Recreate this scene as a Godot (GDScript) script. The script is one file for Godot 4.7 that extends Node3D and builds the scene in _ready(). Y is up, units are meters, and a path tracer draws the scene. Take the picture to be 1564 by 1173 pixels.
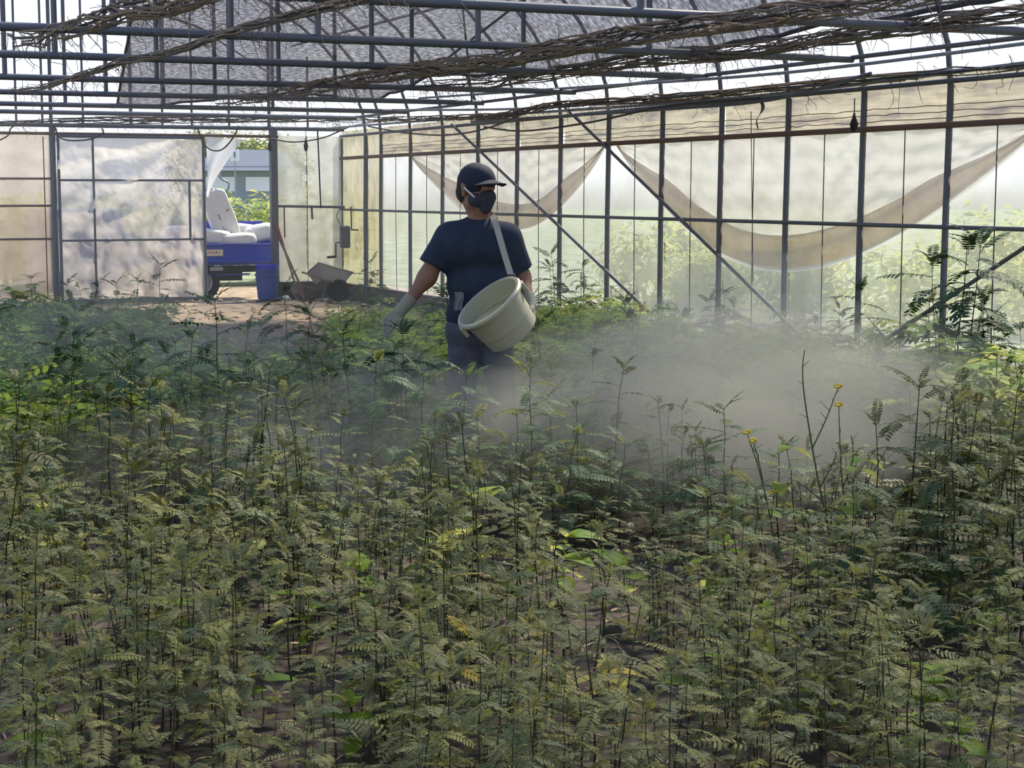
extends Node3D

# ---------------------------------------------------------------- lens and layout
const F := 2600.0
const CX := 782.0
const CY := 586.5
const EYE := Vector3(0, 1.55, 0)
const PITCH := 0.112412
const C0 := Vector3(-2.486, 0, -25.3335)       # far right corner of the greenhouse
const DL := Vector3(0.413754, 0, 0.910389)     # along the long wall, towards the viewer
const DN := Vector3(-0.910389, 0, 0.413754)    # across the house, away from the long wall
const WIDTH := 9.0
const LENGTH := 29.5
const POSTS := [-0.1, 0.998, 1.622, 2.761, 3.9, 5.03, 6.17, 7.3, 8.42, 9.54, 10.63, 11.71, 12.78, 13.84, 14.9, 15.97, 17.04, 18.1, 19.17, 20.24, 21.3, 22.4, 23.5, 24.6, 25.7, 26.8, 27.9, 29.0]
const BEAMS := [0.74, 2.81, 5.3, 7.74, 10.43, 12.68, 15.1, 17.5, 19.9, 22.3, 24.7, 27.1]

var M := {}
var rng := RandomNumberGenerator.new()
var used_names := {}

func ray(px: float, py: float) -> Vector3:
	var a := Vector3((px - CX) / F, -(py - CY) / F, -1.0)
	return a.rotated(Vector3.RIGHT, -PITCH)

func at_depth(px: float, py: float, depth: float) -> Vector3:
	var r := ray(px, py)
	return EYE + r * (depth / -r.z)

func at_h(px: float, py: float, h: float) -> Vector3:
	var r := ray(px, py)
	return EYE + r * ((h - EYE.y) / r.y)

func on_wall(px: float, py: float, t := 0.0) -> Vector3:
	var r := ray(px, py)
	return EYE + r * ((C0 + DN * t - EYE).dot(DN) / r.dot(DN))

func on_end(px: float, py: float, s := 0.0) -> Vector3:
	var r := ray(px, py)
	return EYE + r * ((C0 + DL * s - EYE).dot(DL) / r.dot(DL))

func st(s: float, t: float, h: float) -> Vector3:
	return C0 + DL * s + DN * t + Vector3.UP * h

func roof_h(t: float) -> float:
	var q := (4.5 - t) / 4.5
	return 2.3 + 2.5 * sqrt(maxf(0.0, 1.0 - q * q))

# ---------------------------------------------------------------- mesh building
class MB:
	var v := PackedVector3Array()
	var n := PackedVector3Array()
	var uv := PackedVector2Array()
	var c := PackedColorArray()
	var ix := PackedInt32Array()
	var col := Color(1, 1, 1)
	var colored := false

	func vert(p: Vector3, nn: Vector3, u := Vector2.ZERO) -> int:
		v.append(p); n.append(nn); uv.append(u); c.append(col)
		return v.size() - 1

	func tri(a: int, b: int, d: int) -> void:
		var g := (v[b] - v[a]).cross(v[d] - v[a])
		if g.dot(n[a] + n[b] + n[d]) > 0.0:
			ix.append(a); ix.append(d); ix.append(b)
		else:
			ix.append(a); ix.append(b); ix.append(d)

	func flat(p: Vector3, q: Vector3, r: Vector3) -> void:
		var g := (q - p).cross(r - p).normalized()
		tri(vert(p, g), vert(q, g), vert(r, g))

	func quad(p: Vector3, q: Vector3, r: Vector3, s: Vector3, out := Vector3.ZERO) -> void:
		var g := (q - p).cross(s - p).normalized()
		if out != Vector3.ZERO and g.dot(out) < 0.0: g = -g
		var a := vert(p, g, Vector2(0, 0)); var b := vert(q, g, Vector2(1, 0)); var cc := vert(r, g, Vector2(1, 1)); var d := vert(s, g, Vector2(0, 1))
		tri(a, b, cc); tri(a, cc, d)

	# box with corners at centre +- half along the axes of b
	func box(o: Vector3, half: Vector3, b := Basis.IDENTITY) -> void:
		var p := []
		for i in 8:
			p.append(o + b * Vector3(half.x * (1 if i & 1 else -1), half.y * (1 if i & 2 else -1), half.z * (1 if i & 4 else -1)))
		for f in [[0, 1, 3, 2, Vector3(0, 0, -1)], [4, 5, 7, 6, Vector3(0, 0, 1)], [0, 2, 6, 4, Vector3(-1, 0, 0)], [1, 3, 7, 5, Vector3(1, 0, 0)], [0, 1, 5, 4, Vector3(0, -1, 0)], [2, 3, 7, 6, Vector3(0, 1, 0)]]:
			quad(p[f[0]], p[f[1]], p[f[2]], p[f[3]], b * (f[4] as Vector3))

	# box with chamfered edges
	func cbox(o: Vector3, half: Vector3, ch: float, b := Basis.IDENTITY) -> void:
		var ring := []
		for lv in [[-1.0, ch], [-1.0 , 0.0], [1.0, 0.0], [1.0, ch]]:
			var inset: float = lv[1]
			var y: float = lv[0] * (half.y - (0.0 if inset > 0.0 else ch))
			var hx := half.x - inset
			var hz := half.z - inset
			var r := []
			for q in [[-hx, -hz + ch], [-hx + ch, -hz], [hx - ch, -hz], [hx, -hz + ch], [hx, hz - ch], [hx - ch, hz], [-hx + ch, hz], [-hx, hz - ch]]:
				r.append(o + b * Vector3(q[0], y, q[1]))
			ring.append(r)
		for i in 3:
			for k in 8:
				var l := (k + 1) % 8
				var mid: Vector3 = (ring[i][k] + ring[i + 1][l]) / 2.0 - o
				quad(ring[i][k], ring[i][l], ring[i + 1][l], ring[i + 1][k], mid)
		for e in [0, 3]:
			for k in range(1, 7):
				var g: Vector3 = b * Vector3(0, -1 if e == 0 else 1, 0)
				tri(vert(ring[e][0], g), vert(ring[e][k], g), vert(ring[e][k + 1], g))

	func tube(pts: Array, r0: float, r1 := -1.0, sides := 8, caps := true) -> void:
		if r1 < 0.0: r1 = r0
		var cnt := pts.size()
		var prev := Vector3.ZERO
		var rows := []
		for i in cnt:
			var dir: Vector3 = (pts[mini(i + 1, cnt - 1)] - pts[maxi(i - 1, 0)]).normalized()
			var side := prev
			if i == 0:
				side = dir.cross(Vector3.UP if absf(dir.y) < 0.9 else Vector3.RIGHT)
			side = (side - dir * side.dot(dir)).normalized()
			prev = side
			var up := dir.cross(side)
			var r := lerpf(r0, r1, float(i) / maxf(1.0, cnt - 1))
			var row := []
			for k in sides:
				var a := TAU * k / sides
				var nn := side * cos(a) + up * sin(a)
				row.append(vert(pts[i] + nn * r, nn, Vector2(float(k) / sides, i)))
			rows.append(row)
		for i in cnt - 1:
			for k in sides:
				var l := (k + 1) % sides
				tri(rows[i][k], rows[i][l], rows[i + 1][l]); tri(rows[i][k], rows[i + 1][l], rows[i + 1][k])
		if caps:
			for e in [0, cnt - 1]:
				var g: Vector3 = ((pts[0] - pts[1]) if e == 0 else (pts[cnt - 1] - pts[cnt - 2])).normalized()
				var first := -1
				var last := -1
				for k in sides:
					var id := vert(v[rows[e][k]], g)
					if first < 0: first = id
					elif last >= 0: tri(first, last, id)
					last = id

	# profile: [radius, height] pairs turned round axis of b's y
	func lathe(o: Vector3, b: Basis, prof: Array, sides := 24) -> void:
		for i in prof.size() - 1:
			var p: Vector2 = prof[i]
			var q: Vector2 = prof[i + 1]
			var e := q - p
			if e.length() < 1e-6: continue
			var nn := Vector2(e.y, -e.x).normalized()
			var ids := []
			for k in sides + 1:
				var a := TAU * k / sides
				var w := Vector3(cos(a), 0, sin(a))
				var g := b * (w * nn.x + Vector3.UP * nn.y)
				ids.append([vert(o + b * (w * p.x + Vector3.UP * p.y), g, Vector2(float(k) / sides, 0)), vert(o + b * (w * q.x + Vector3.UP * q.y), g, Vector2(float(k) / sides, 1))])
			for k in sides:
				tri(ids[k][0], ids[k + 1][0], ids[k + 1][1]); tri(ids[k][0], ids[k + 1][1], ids[k][1])

	# sheet from a grid of points [row][column] with smooth normals
	func sheet(g: Array, uvs := Vector2(1, 1)) -> void:
		var rows := g.size()
		var cols: int = g[0].size()
		var base := v.size()
		for i in rows:
			for j in cols:
				var a: Vector3 = g[mini(i + 1, rows - 1)][j] - g[maxi(i - 1, 0)][j]
				var b: Vector3 = g[i][mini(j + 1, cols - 1)] - g[i][maxi(j - 1, 0)]
				vert(g[i][j], a.cross(b).normalized(), Vector2(uvs.x * j / (cols - 1), uvs.y * i / (rows - 1)))
		for i in rows - 1:
			for j in cols - 1:
				var a := base + i * cols + j
				tri(a, a + 1, a + cols + 1); tri(a, a + cols + 1, a + cols)

	func blob(o: Vector3, half: Vector3, b := Basis.IDENTITY, lon := 14, lat := 9, noise: FastNoiseLite = null, amp := 0.0, square := 1.0) -> void:
		var g := []
		for i in lat + 1:
			var row := []
			var ph := PI * i / lat
			for j in lon + 1:
				var a := TAU * (j % lon) / lon
				var w := Vector3(sin(ph) * cos(a), cos(ph), sin(ph) * sin(a))
				w = Vector3(signf(w.x) * pow(absf(w.x), square), signf(w.y) * pow(absf(w.y), square), signf(w.z) * pow(absf(w.z), square))
				var k := 1.0
				if noise: k += amp * noise.get_noise_3dv(o * 7.0 + w * 60.0)
				row.append(o + b * (w * half * k))
			g.append(row)
		var base := v.size()
		for i in lat + 1:
			for j in lon + 1:
				var du: Vector3 = g[mini(i + 1, lat)][j] - g[maxi(i - 1, 0)][j]
				var dv: Vector3 = g[i][(j + 1) % lon] - g[i][(j + lon - 1) % lon]
				var nn := dv.cross(du).normalized()
				if nn.dot(g[i][j] - o) < 0.0: nn = -nn
				if nn == Vector3.ZERO: nn = (g[i][j] - o).normalized()
				vert(g[i][j], nn, Vector2(float(j) / lon, float(i) / lat))
		for i in lat:
			for j in lon:
				var a := base + i * (lon + 1) + j
				tri(a, a + 1, a + lon + 2); tri(a, a + lon + 2, a + lon + 1)

	func add(o: MB, x: Transform3D, tint := Color(1, 1, 1)) -> void:
		var base := v.size()
		for i in o.v.size():
			v.append(x * o.v[i]); n.append((x.basis * o.n[i]).normalized()); uv.append(o.uv[i]); c.append(o.c[i] * tint)
		for i in o.ix: ix.append(base + i)

	func mesh() -> ArrayMesh:
		var m := ArrayMesh.new()
		var a := []
		a.resize(Mesh.ARRAY_MAX)
		a[Mesh.ARRAY_VERTEX] = v; a[Mesh.ARRAY_NORMAL] = n; a[Mesh.ARRAY_TEX_UV] = uv; a[Mesh.ARRAY_INDEX] = ix
		if colored: a[Mesh.ARRAY_COLOR] = c
		m.add_surface_from_arrays(Mesh.PRIMITIVE_TRIANGLES, a)
		return m

# ---------------------------------------------------------------- naming and tagging
func numbered(called: String) -> String:
	var k: int = used_names.get(called, 0)
	used_names[called] = k + 1
	return called if k == 0 else "%s_%03d" % [called, k]

func tag(o: Node3D, label: String, category: String, group := "", kind := "") -> Node3D:
	if label: o.set_meta("label", label)
	if category: o.set_meta("category", category)
	if group: o.set_meta("group", group)
	if kind: o.set_meta("kind", kind)
	return o

func thing(called: String, at := Vector3.ZERO, label := "", category := "", group := "", kind := "") -> Node3D:
	var o := Node3D.new()
	o.name = numbered(called)
	add_child(o)
	o.position = at
	return tag(o, label, category, group, kind)

# a mesh given in world space becomes a part of a thing
func part(called: String, mb: MB, mat: Material, parent: Node3D, label := "") -> MeshInstance3D:
	var at := parent.global_position
	if at != Vector3.ZERO:
		for i in mb.v.size(): mb.v[i] -= at
	return part_here(called, mb.mesh(), mat, parent, label)

func part_here(called: String, mesh: Mesh, mat: Material, parent: Node3D, label := "") -> MeshInstance3D:
	var o := MeshInstance3D.new()
	o.name = called
	o.mesh = mesh
	o.material_override = mat
	parent.add_child(o, true)
	if label: o.set_meta("label", label)
	return o

func single(called: String, mb: MB, mat: Material, label: String, category: String, group := "", kind := "") -> MeshInstance3D:
	var o := MeshInstance3D.new()
	o.name = numbered(called)
	o.mesh = mb.mesh()
	o.material_override = mat
	add_child(o)
	tag(o, label, category, group, kind)
	return o

# ---------------------------------------------------------------- materials
func noise_tex(freq: float, ramp: Array, sd: int, size := 512, stretch := Vector2.ONE, kind := FastNoiseLite.TYPE_SIMPLEX_SMOOTH) -> ImageTexture:
	var nz := FastNoiseLite.new()
	nz.seed = sd; nz.noise_type = kind; nz.frequency = freq; nz.fractal_octaves = 5
	var g := Gradient.new()
	g.offsets = PackedFloat32Array(); g.colors = PackedColorArray()
	for r in ramp: g.add_point(r[0], r[1])
	while g.get_point_count() > ramp.size(): g.remove_point(0)
	var im := Image.create(size, size, false, Image.FORMAT_RGBA8)
	for y in size:
		for x in size:
			var a := Vector2(x, y) * stretch
			var b := Vector2(x - size, y) * stretch
			var fx := float(x) / size
			var fy := float(y) / size
			var c := Vector2(x, y - size) * stretch
			var q := lerpf(lerpf(nz.get_noise_2dv(a), nz.get_noise_2dv(b), smoothstep(0.6, 1.0, fx)), nz.get_noise_2dv(c), smoothstep(0.6, 1.0, fy))
			im.set_pixel(x, y, g.sample(clampf(q * 0.9 + 0.5, 0.0, 1.0)))
	return ImageTexture.create_from_image(im)

func mat(color: Color, rough := 0.7, metal := 0.0, tex: Texture2D = null, scale := 1.0) -> StandardMaterial3D:
	var m := StandardMaterial3D.new()
	m.albedo_color = color
	m.roughness = rough
	m.metallic = metal
	m.cull_mode = BaseMaterial3D.CULL_DISABLED
	if tex:
		m.albedo_texture = tex
		m.uv1_triplanar = true
		m.uv1_world_triplanar = true
		m.uv1_scale = Vector3.ONE * scale
	return m

func film(color: Color, alpha: float, back: float, tex: Texture2D = null, scale := 0.5) -> StandardMaterial3D:
	var m := mat(Color(color.r, color.g, color.b, alpha), 0.45, 0.0, tex, scale)
	m.transparency = BaseMaterial3D.TRANSPARENCY_ALPHA
	m.backlight_enabled = true
	m.backlight = Color(back, back, back)
	m.metallic_specular = 0.4
	return m

func leaf(color: Color, back := 0.8) -> StandardMaterial3D:
	var m := mat(color, 0.62)
	m.metallic_specular = 0.32
	m.backlight_enabled = true
	m.backlight = Color(back, back, back * 0.55)
	return m

func make_materials() -> void:
	var soil_t := noise_tex(0.03, [[0.0, Color(0.34, 0.31, 0.29)], [0.45, Color(0.46, 0.42, 0.4)], [1.0, Color(0.62, 0.58, 0.54)]], 3)
	M.soil = mat(Color(0.66, 0.63, 0.62), 0.95, 0.0, soil_t, 0.7)
	var dirt_t := noise_tex(0.02, [[0.0, Color(0.6, 0.52, 0.42)], [0.5, Color(0.76, 0.68, 0.57)], [1.0, Color(0.9, 0.84, 0.74)]], 5)
	M.path = mat(Color(0.85, 0.82, 0.78), 0.95, 0.0, dirt_t, 0.4)
	M.yard = mat(Color(0.8, 0.83, 0.74), 0.95, 0.0, noise_tex(0.02, [[0.0, Color(0.42, 0.52, 0.32)], [0.4, Color(0.62, 0.64, 0.52)], [1.0, Color(0.84, 0.82, 0.76)]], 6), 0.12)
	M.steel = mat(Color(0.36, 0.37, 0.41), 0.5, 0.3)
	M.rust = mat(Color(0.42, 0.33, 0.29), 0.75, 0.1)
	M.wire = mat(Color(0.2, 0.2, 0.22), 0.6)
	M.pipe = mat(Color(0.5, 0.53, 0.58), 0.4)
	var stain := noise_tex(0.012, [[0.0, Color(0.86, 0.84, 0.8)], [0.5, Color(0.95, 0.94, 0.92)], [1.0, Color(1, 1, 1)]], 8)
	var algae := noise_tex(0.014, [[0.0, Color(0.66, 0.63, 0.48)], [0.35, Color(0.84, 0.82, 0.72)], [1.0, Color(0.96, 0.95, 0.91)]], 9, 512, Vector2(1.0, 0.35))
	var grime := noise_tex(0.012, [[0.0, Color(0.36, 0.27, 0.22)], [0.3, Color(0.62, 0.55, 0.42)], [0.5, Color(0.8, 0.76, 0.62)], [1.0, Color(0.93, 0.91, 0.84)]], 10, 512, Vector2(0.5, 3.5))
	M.film = film(Color(0.94, 0.95, 0.93), 0.5, 0.9, stain, 0.35)
	M.film_roof = film(Color(0.96, 0.96, 0.95), 0.18, 0.9, stain, 0.3)
	M.film_door = film(Color(0.96, 0.94, 0.92), 0.8, 0.95, stain, 0.5)
	M.film_beige = film(Color(0.93, 0.86, 0.76), 0.8, 0.95, stain, 0.5)
	M.film_panel = film(Color(0.92, 0.93, 0.88), 0.8, 0.95, stain, 0.7)
	M.film_old = film(Color(0.93, 0.91, 0.8), 0.82, 0.9, algae, 0.6)
	M.film_band = film(Color(0.95, 0.92, 0.84), 0.8, 0.9, grime, 0.45)
	M.film_flap = film(Color(0.97, 0.97, 0.97), 0.9, 0.95)
	M.swag = film(Color(0.97, 0.96, 0.95), 0.7, 0.95, stain, 0.4)
	M.swag_roll = film(Color(0.84, 0.77, 0.7), 0.82, 0.7, stain, 0.6)
	M.swag_hem = film(Color(0.98, 0.98, 0.97), 0.95, 0.9)
	var net_t := noise_tex(0.05, [[0.0, Color(0.35, 0.35, 0.39, 1.0)], [0.45, Color(0.5, 0.5, 0.54, 0.95)], [0.62, Color(0.66, 0.66, 0.7, 0.78)], [1.0, Color(0.9, 0.9, 0.93, 0.5)]], 12, 512, Vector2(1.0, 1.6))
	M.net = film(Color(0.62, 0.6, 0.68), 0.92, 0.6, net_t, 0.45)
	M.net_thin = film(Color(0.62, 0.6, 0.68), 0.58, 0.6, net_t, 0.45)
	M.net_edge = mat(Color(0.24, 0.24, 0.27), 0.9)
	M.vine = mat(Color(0.68, 0.63, 0.58), 0.9, 0.0, noise_tex(0.06, [[0.0, Color(0.5, 0.45, 0.4)], [1.0, Color(0.95, 0.9, 0.85)]], 14, 256), 4.0)
	M.vine_dark = mat(Color(0.4, 0.37, 0.36), 0.9)
	M.hose = mat(Color(0.08, 0.08, 0.09), 0.5)
	M.concrete = mat(Color(0.45, 0.44, 0.42), 0.95, 0.0, noise_tex(0.03, [[0.0, Color(0.6, 0.6, 0.58)], [1.0, Color(1, 1, 0.97)]], 15, 256), 1.2)
	M.black = mat(Color(0.06, 0.06, 0.065), 0.6)
	M.rubber = mat(Color(0.05, 0.05, 0.05), 0.85)
	M.rim = mat(Color(0.62, 0.63, 0.66), 0.45, 0.4)
	M.blue = mat(Color(0.08, 0.2, 0.68), 0.35)
	M.blue_bucket = mat(Color(0.1, 0.16, 0.72), 0.4)
	M.blue_dull = mat(Color(0.2, 0.28, 0.58), 0.5)
	M.sack = mat(Color(0.9, 0.89, 0.87), 0.75, 0.0, noise_tex(0.04, [[0.0, Color(0.92, 0.91, 0.9)], [1.0, Color(1, 1, 1)]], 16, 256), 2.0)
	M.print_red = mat(Color(0.66, 0.24, 0.22), 0.7)
	M.print_grey = mat(Color(0.5, 0.5, 0.55), 0.7)
	M.plate = mat(Color(0.85, 0.83, 0.75), 0.6)
	M.wood = mat(Color(0.52, 0.42, 0.33), 0.8)
	M.shaft_red = mat(Color(0.5, 0.2, 0.16), 0.6)
	M.tray = mat(Color(0.6, 0.59, 0.57), 0.6, 0.3)
	M.house = mat(Color(0.55, 0.58, 0.62), 0.9)
	M.house_roof = mat(Color(0.4, 0.43, 0.48), 0.8)
	M.house_dark = mat(Color(0.2, 0.23, 0.28), 0.4)
	M.sign = mat(Color(0.93, 0.93, 0.95), 0.7)
	# plants
	M.stem = mat(Color(0.22, 0.22, 0.15), 0.8)
	M.stem_green = mat(Color(0.28, 0.36, 0.19), 0.7)
	M.leaf = [leaf(Color(0.38, 0.4, 0.26), 0.5), leaf(Color(0.46, 0.46, 0.32), 0.5), leaf(Color(0.33, 0.38, 0.27), 0.5), leaf(Color(0.46, 0.47, 0.26), 0.5)]
	M.leaf_teal = [leaf(Color(0.22, 0.33, 0.23), 0.5), leaf(Color(0.25, 0.35, 0.22), 0.5)]
	M.leaf_bright = [leaf(Color(0.41, 0.54, 0.17)), leaf(Color(0.34, 0.49, 0.17)), leaf(Color(0.49, 0.57, 0.22))]
	M.leaf_shrub = [leaf(Color(0.5, 0.62, 0.25)), leaf(Color(0.6, 0.69, 0.3)), leaf(Color(0.42, 0.56, 0.27))]
	M.leaf_yellow = [leaf(Color(0.67, 0.59, 0.25)), leaf(Color(0.64, 0.62, 0.38))]
	M.leaf_gold = [leaf(Color(0.7, 0.74, 0.22)), leaf(Color(0.6, 0.7, 0.22))]
	M.leaf_far = [leaf(Color(0.42, 0.52, 0.27)), leaf(Color(0.5, 0.6, 0.3)), leaf(Color(0.28, 0.37, 0.27))]
	M.petal = mat(Color(0.85, 0.75, 0.15), 0.6)
	M.crop = mat(Color(1, 1, 1), 0.62)
	M.crop.vertex_color_use_as_albedo = true
	M.crop.metallic_specular = 0.32
	M.crop.backlight_enabled = true
	M.crop.backlight = Color(0.5, 0.5, 0.3)
	M.dry = mat(Color(0.66, 0.58, 0.46), 0.9)
	# person
	M.skin = mat(Color(0.52, 0.37, 0.3), 0.6)
	M.shirt = mat(Color(0.16, 0.2, 0.28), 0.9, 0.0, noise_tex(0.02, [[0.0, Color(0.7, 0.75, 0.8)], [1.0, Color(1, 1, 1)]], 21, 256), 2.0)
	M.trousers = mat(Color(0.36, 0.37, 0.42), 0.9, 0.0, noise_tex(0.02, [[0.0, Color(0.75, 0.75, 0.78)], [1.0, Color(1, 1, 1)]], 22, 256), 2.0)
	M.cap = mat(Color(0.12, 0.14, 0.21), 0.85)
	M.mask = mat(Color(0.2, 0.21, 0.26), 0.85)
	M.mask_strap = mat(Color(0.85, 0.85, 0.86), 0.8)
	M.hair = mat(Color(0.16, 0.15, 0.15), 0.8)
	M.glove = mat(Color(0.54, 0.54, 0.48), 0.85)
	M.boot = mat(Color(0.1, 0.1, 0.11), 0.6)
	M.strap = mat(Color(0.66, 0.64, 0.6), 0.85)
	M.towel = mat(Color(0.52, 0.52, 0.54), 0.95)
	M.tub = mat(Color(0.66, 0.65, 0.57), 0.45)
	M.powder = mat(Color(0.72, 0.69, 0.52), 1.0)

# ---------------------------------------------------------------- main
func _ready() -> void:
	rng.seed = 7
	var cam := Camera3D.new()
	cam.name = "camera"
	cam.position = EYE
	cam.rotation = Vector3(-PITCH, 0, 0)
	cam.fov = rad_to_deg(2.0 * atan(CY / F))
	cam.near = 0.05
	cam.far = 400.0
	add_child(cam)
	cam.current = true
	var sky := ProceduralSkyMaterial.new()
	sky.sky_top_color = Color(0.5, 0.66, 0.92)
	sky.sky_horizon_color = Color(0.97, 0.98, 1.0)
	sky.sky_curve = 0.3
	sky.ground_horizon_color = Color(0.75, 0.76, 0.74)
	sky.ground_bottom_color = Color(0.5, 0.5, 0.46)
	sky.sun_angle_max = 20.0
	var env := Environment.new()
	env.background_mode = Environment.BG_SKY
	env.sky = Sky.new()
	env.sky.sky_material = sky
	env.background_energy_multiplier = 1.4
	env.tonemap_mode = Environment.TONE_MAPPER_LINEAR
	env.tonemap_exposure = 1.0
	env.volumetric_fog_enabled = true
	env.volumetric_fog_density = 0.0
	env.sdfgi_enabled = true
	env.ssao_enabled = true
	env.ssil_enabled = true
	var we := WorldEnvironment.new()
	we.name = "environment"
	we.environment = env
	add_child(we)
	var sun := DirectionalLight3D.new()
	sun.name = "sun"
	sun.look_at_from_position(Vector3(0.36, 0.75, -0.58), Vector3.ZERO)
	sun.light_energy = 2.6
	sun.light_color = Color(1.0, 0.96, 0.88)
	sun.light_angular_distance = 5.0
	sun.shadow_enabled = true
	add_child(sun)

	make_materials()
	ground()
	long_wall()
	end_wall()
	other_walls()
	roof()
	shade_net()
	overhead()
	outside()
	doorway_things()
	worker()
	plants()
	dust()

# ---------------------------------------------------------------- ground and shell
func ground() -> void:
	var soil := thing("floor", Vector3.ZERO, "dark grey-brown soil floor of the greenhouse under the seedlings", "soil", "", "structure")
	var nz := FastNoiseLite.new()
	nz.seed = 4; nz.frequency = 0.9; nz.fractal_octaves = 4
	var g := []
	for i in 75:
		var row := []
		for j in 31:
			var s := LENGTH * i / 74.0
			var t := WIDTH * j / 30.0
			var p := st(s, t, 0)
			p.y = 0.035 * nz.get_noise_2d(p.x * 2.0, p.z * 2.0) - 0.015
			row.append(p)
		g.append(row)
	var mb := MB.new()
	mb.sheet(g)
	part("soil_surface", mb, M.soil, soil)
	# pale trodden earth by the doorway
	var pb := MB.new()
	var pg := []
	for i in 21:
		var row := []
		for j in 25:
			var s := -0.3 + 5.2 * i / 20.0
			var t := 0.2 + 4.2 * j / 24.0
			var p := st(s, t, 0)
			var edge := minf(minf(i, 20 - i) / 5.0, minf(j, 24 - j) / 5.0)
			p.y = 0.03 * nz.get_noise_2d(p.x * 2.0, p.z * 2.0) + lerpf(-0.05, 0.012, clampf(edge + 0.5 * nz.get_noise_2d(p.x, p.z + 9.0), 0.0, 1.0))
			row.append(p)
		pg.append(row)
	pb.sheet(pg)
	part("trodden_earth", pb, M.path, soil, "pale trodden earth by the doorway")
	var cl := MB.new()
	for k in 260:
		var s := rng.randf_range(0.2, 6.0)
		var t := rng.randf_range(0.4, 4.2)
		cl.blob(st(s, t, 0.01), Vector3(rng.randf_range(0.01, 0.05), rng.randf_range(0.008, 0.025), rng.randf_range(0.01, 0.05)), Basis(Vector3.UP, rng.randf() * TAU), 6, 4, nz, 0.4)
	var co := part("soil_clods", cl, M.path, soil)
	co.set_meta("kind", "stuff")

func bar(parent: Node3D, called: String, pts: Array, r: float, m: Material, sides := 8) -> MeshInstance3D:
	var mb := MB.new()
	mb.tube(pts, r, r, sides)
	return part(called, mb, m, parent)

# rippled film between wall stations
func film_grid(s0: float, s1: float, h0: float, h1: float, t: float, sd: int, amp: float, ns := 8, nh := 14) -> MB:
	var nz := FastNoiseLite.new()
	nz.seed = sd; nz.frequency = 0.8; nz.fractal_octaves = 3
	var g := []
	for i in nh + 1:
		var row := []
		for j in ns + 1:
			var s := lerpf(s0, s1, float(j) / ns)
			var h := lerpf(h0, h1, float(i) / nh)
			row.append(st(s, t + amp * nz.get_noise_2d(s * 2.0, h * 2.6), h))
		g.append(row)
	var mb := MB.new()
	mb.sheet(g)
	return mb

func long_wall() -> void:
	var w := thing("wall_right", Vector3.ZERO, "long greenhouse wall of steel posts and cloudy plastic film", "wall", "", "structure")
	var cb := MB.new()
	cb.box(st(LENGTH / 2, -0.06, 0.06), Vector3(0.07, 0.13, LENGTH / 2), Basis(DN, Vector3.UP, DL))
	part("concrete_curb", cb, M.concrete, w)
	for k in POSTS.size():
		var s: float = POSTS[k]
		var thick := 0.026 if k > 1 else 0.034
		bar(w, "post", [st(s, 0.02, -0.1), st(s, 0.015, 1.3), st(s, 0.0, 2.34)], thick, M.steel)
	for r in [[2.04, 0.024], [1.29, 0.017], [2.36, 0.02], [0.2, 0.016]]:
		bar(w, "rail", [st(0, 0.045, r[0]), st(LENGTH, 0.045, r[0])], r[1], M.rust if r[0] > 2.0 and r[0] < 2.1 else M.steel)
	# diagonal braces inside the posts
	for b in [[690, 190, 990, 475], [862, 163, 1220, 510], [1600, 355, 1335, 530]]:
		bar(w, "brace", [on_wall(b[0], b[1], 0.08), on_wall(b[2], b[3], 0.08)], 0.017, M.steel)
	# film bays
	for k in POSTS.size() - 1:
		var a: float = POSTS[k]
		var b: float = POSTS[k + 1]
		var old := k < 2
		part("film_bay", film_grid(a, b, 0.19, 2.04, -0.03, k, 0.025), M.film_old if old else M.film, w)
		part("film_band", film_grid(a, b, 2.02, 2.44, -0.02, k + 60, 0.04, 8, 8), M.film_old if old else M.film_band, w)
		# creases of the rolled-up film
		if k >= 2 and k < 16:
			for q in 3:
				var nz := FastNoiseLite.new()
				nz.seed = 5 + q; nz.frequency = 1.1
				var pts := []
				var h := 2.1 + 0.045 * q
				var c0 := 0.0
				var c1 := 1.0
				for j in 9:
					var s := lerpf(a, b, lerpf(c0, c1, j / 8.0))
					pts.append(st(s, 0.0, h + 0.018 * nz.get_noise_1d(s * 3.0)))
				bar(w, "film_crease", pts, 0.0035, M.rust, 5)
	# clamping wires half way along the bays
	for k in range(2, 16):
		var s: float = lerpf(POSTS[k], POSTS[k + 1], 0.5)
		bar(w, "wire", [st(s, 0.0, 0.2), st(s + 0.01, 0.01, 1.3), st(s, 0.0, 2.05)], 0.005, M.wire, 5)
	bar(w, "wire", [on_wall(1147, 170, 0.03), on_wall(1150, 430, 0.03)], 0.004, M.wire, 5)
	swag(626, 242, 925, 232, 790, 352, 30, "drooping pale film swag between the corner and the brace meeting point")
	swag(941, 226, 1600, 170, 1180, 412, 44, "long drooping film swag with brown rolled hem behind tall posts")

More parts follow.
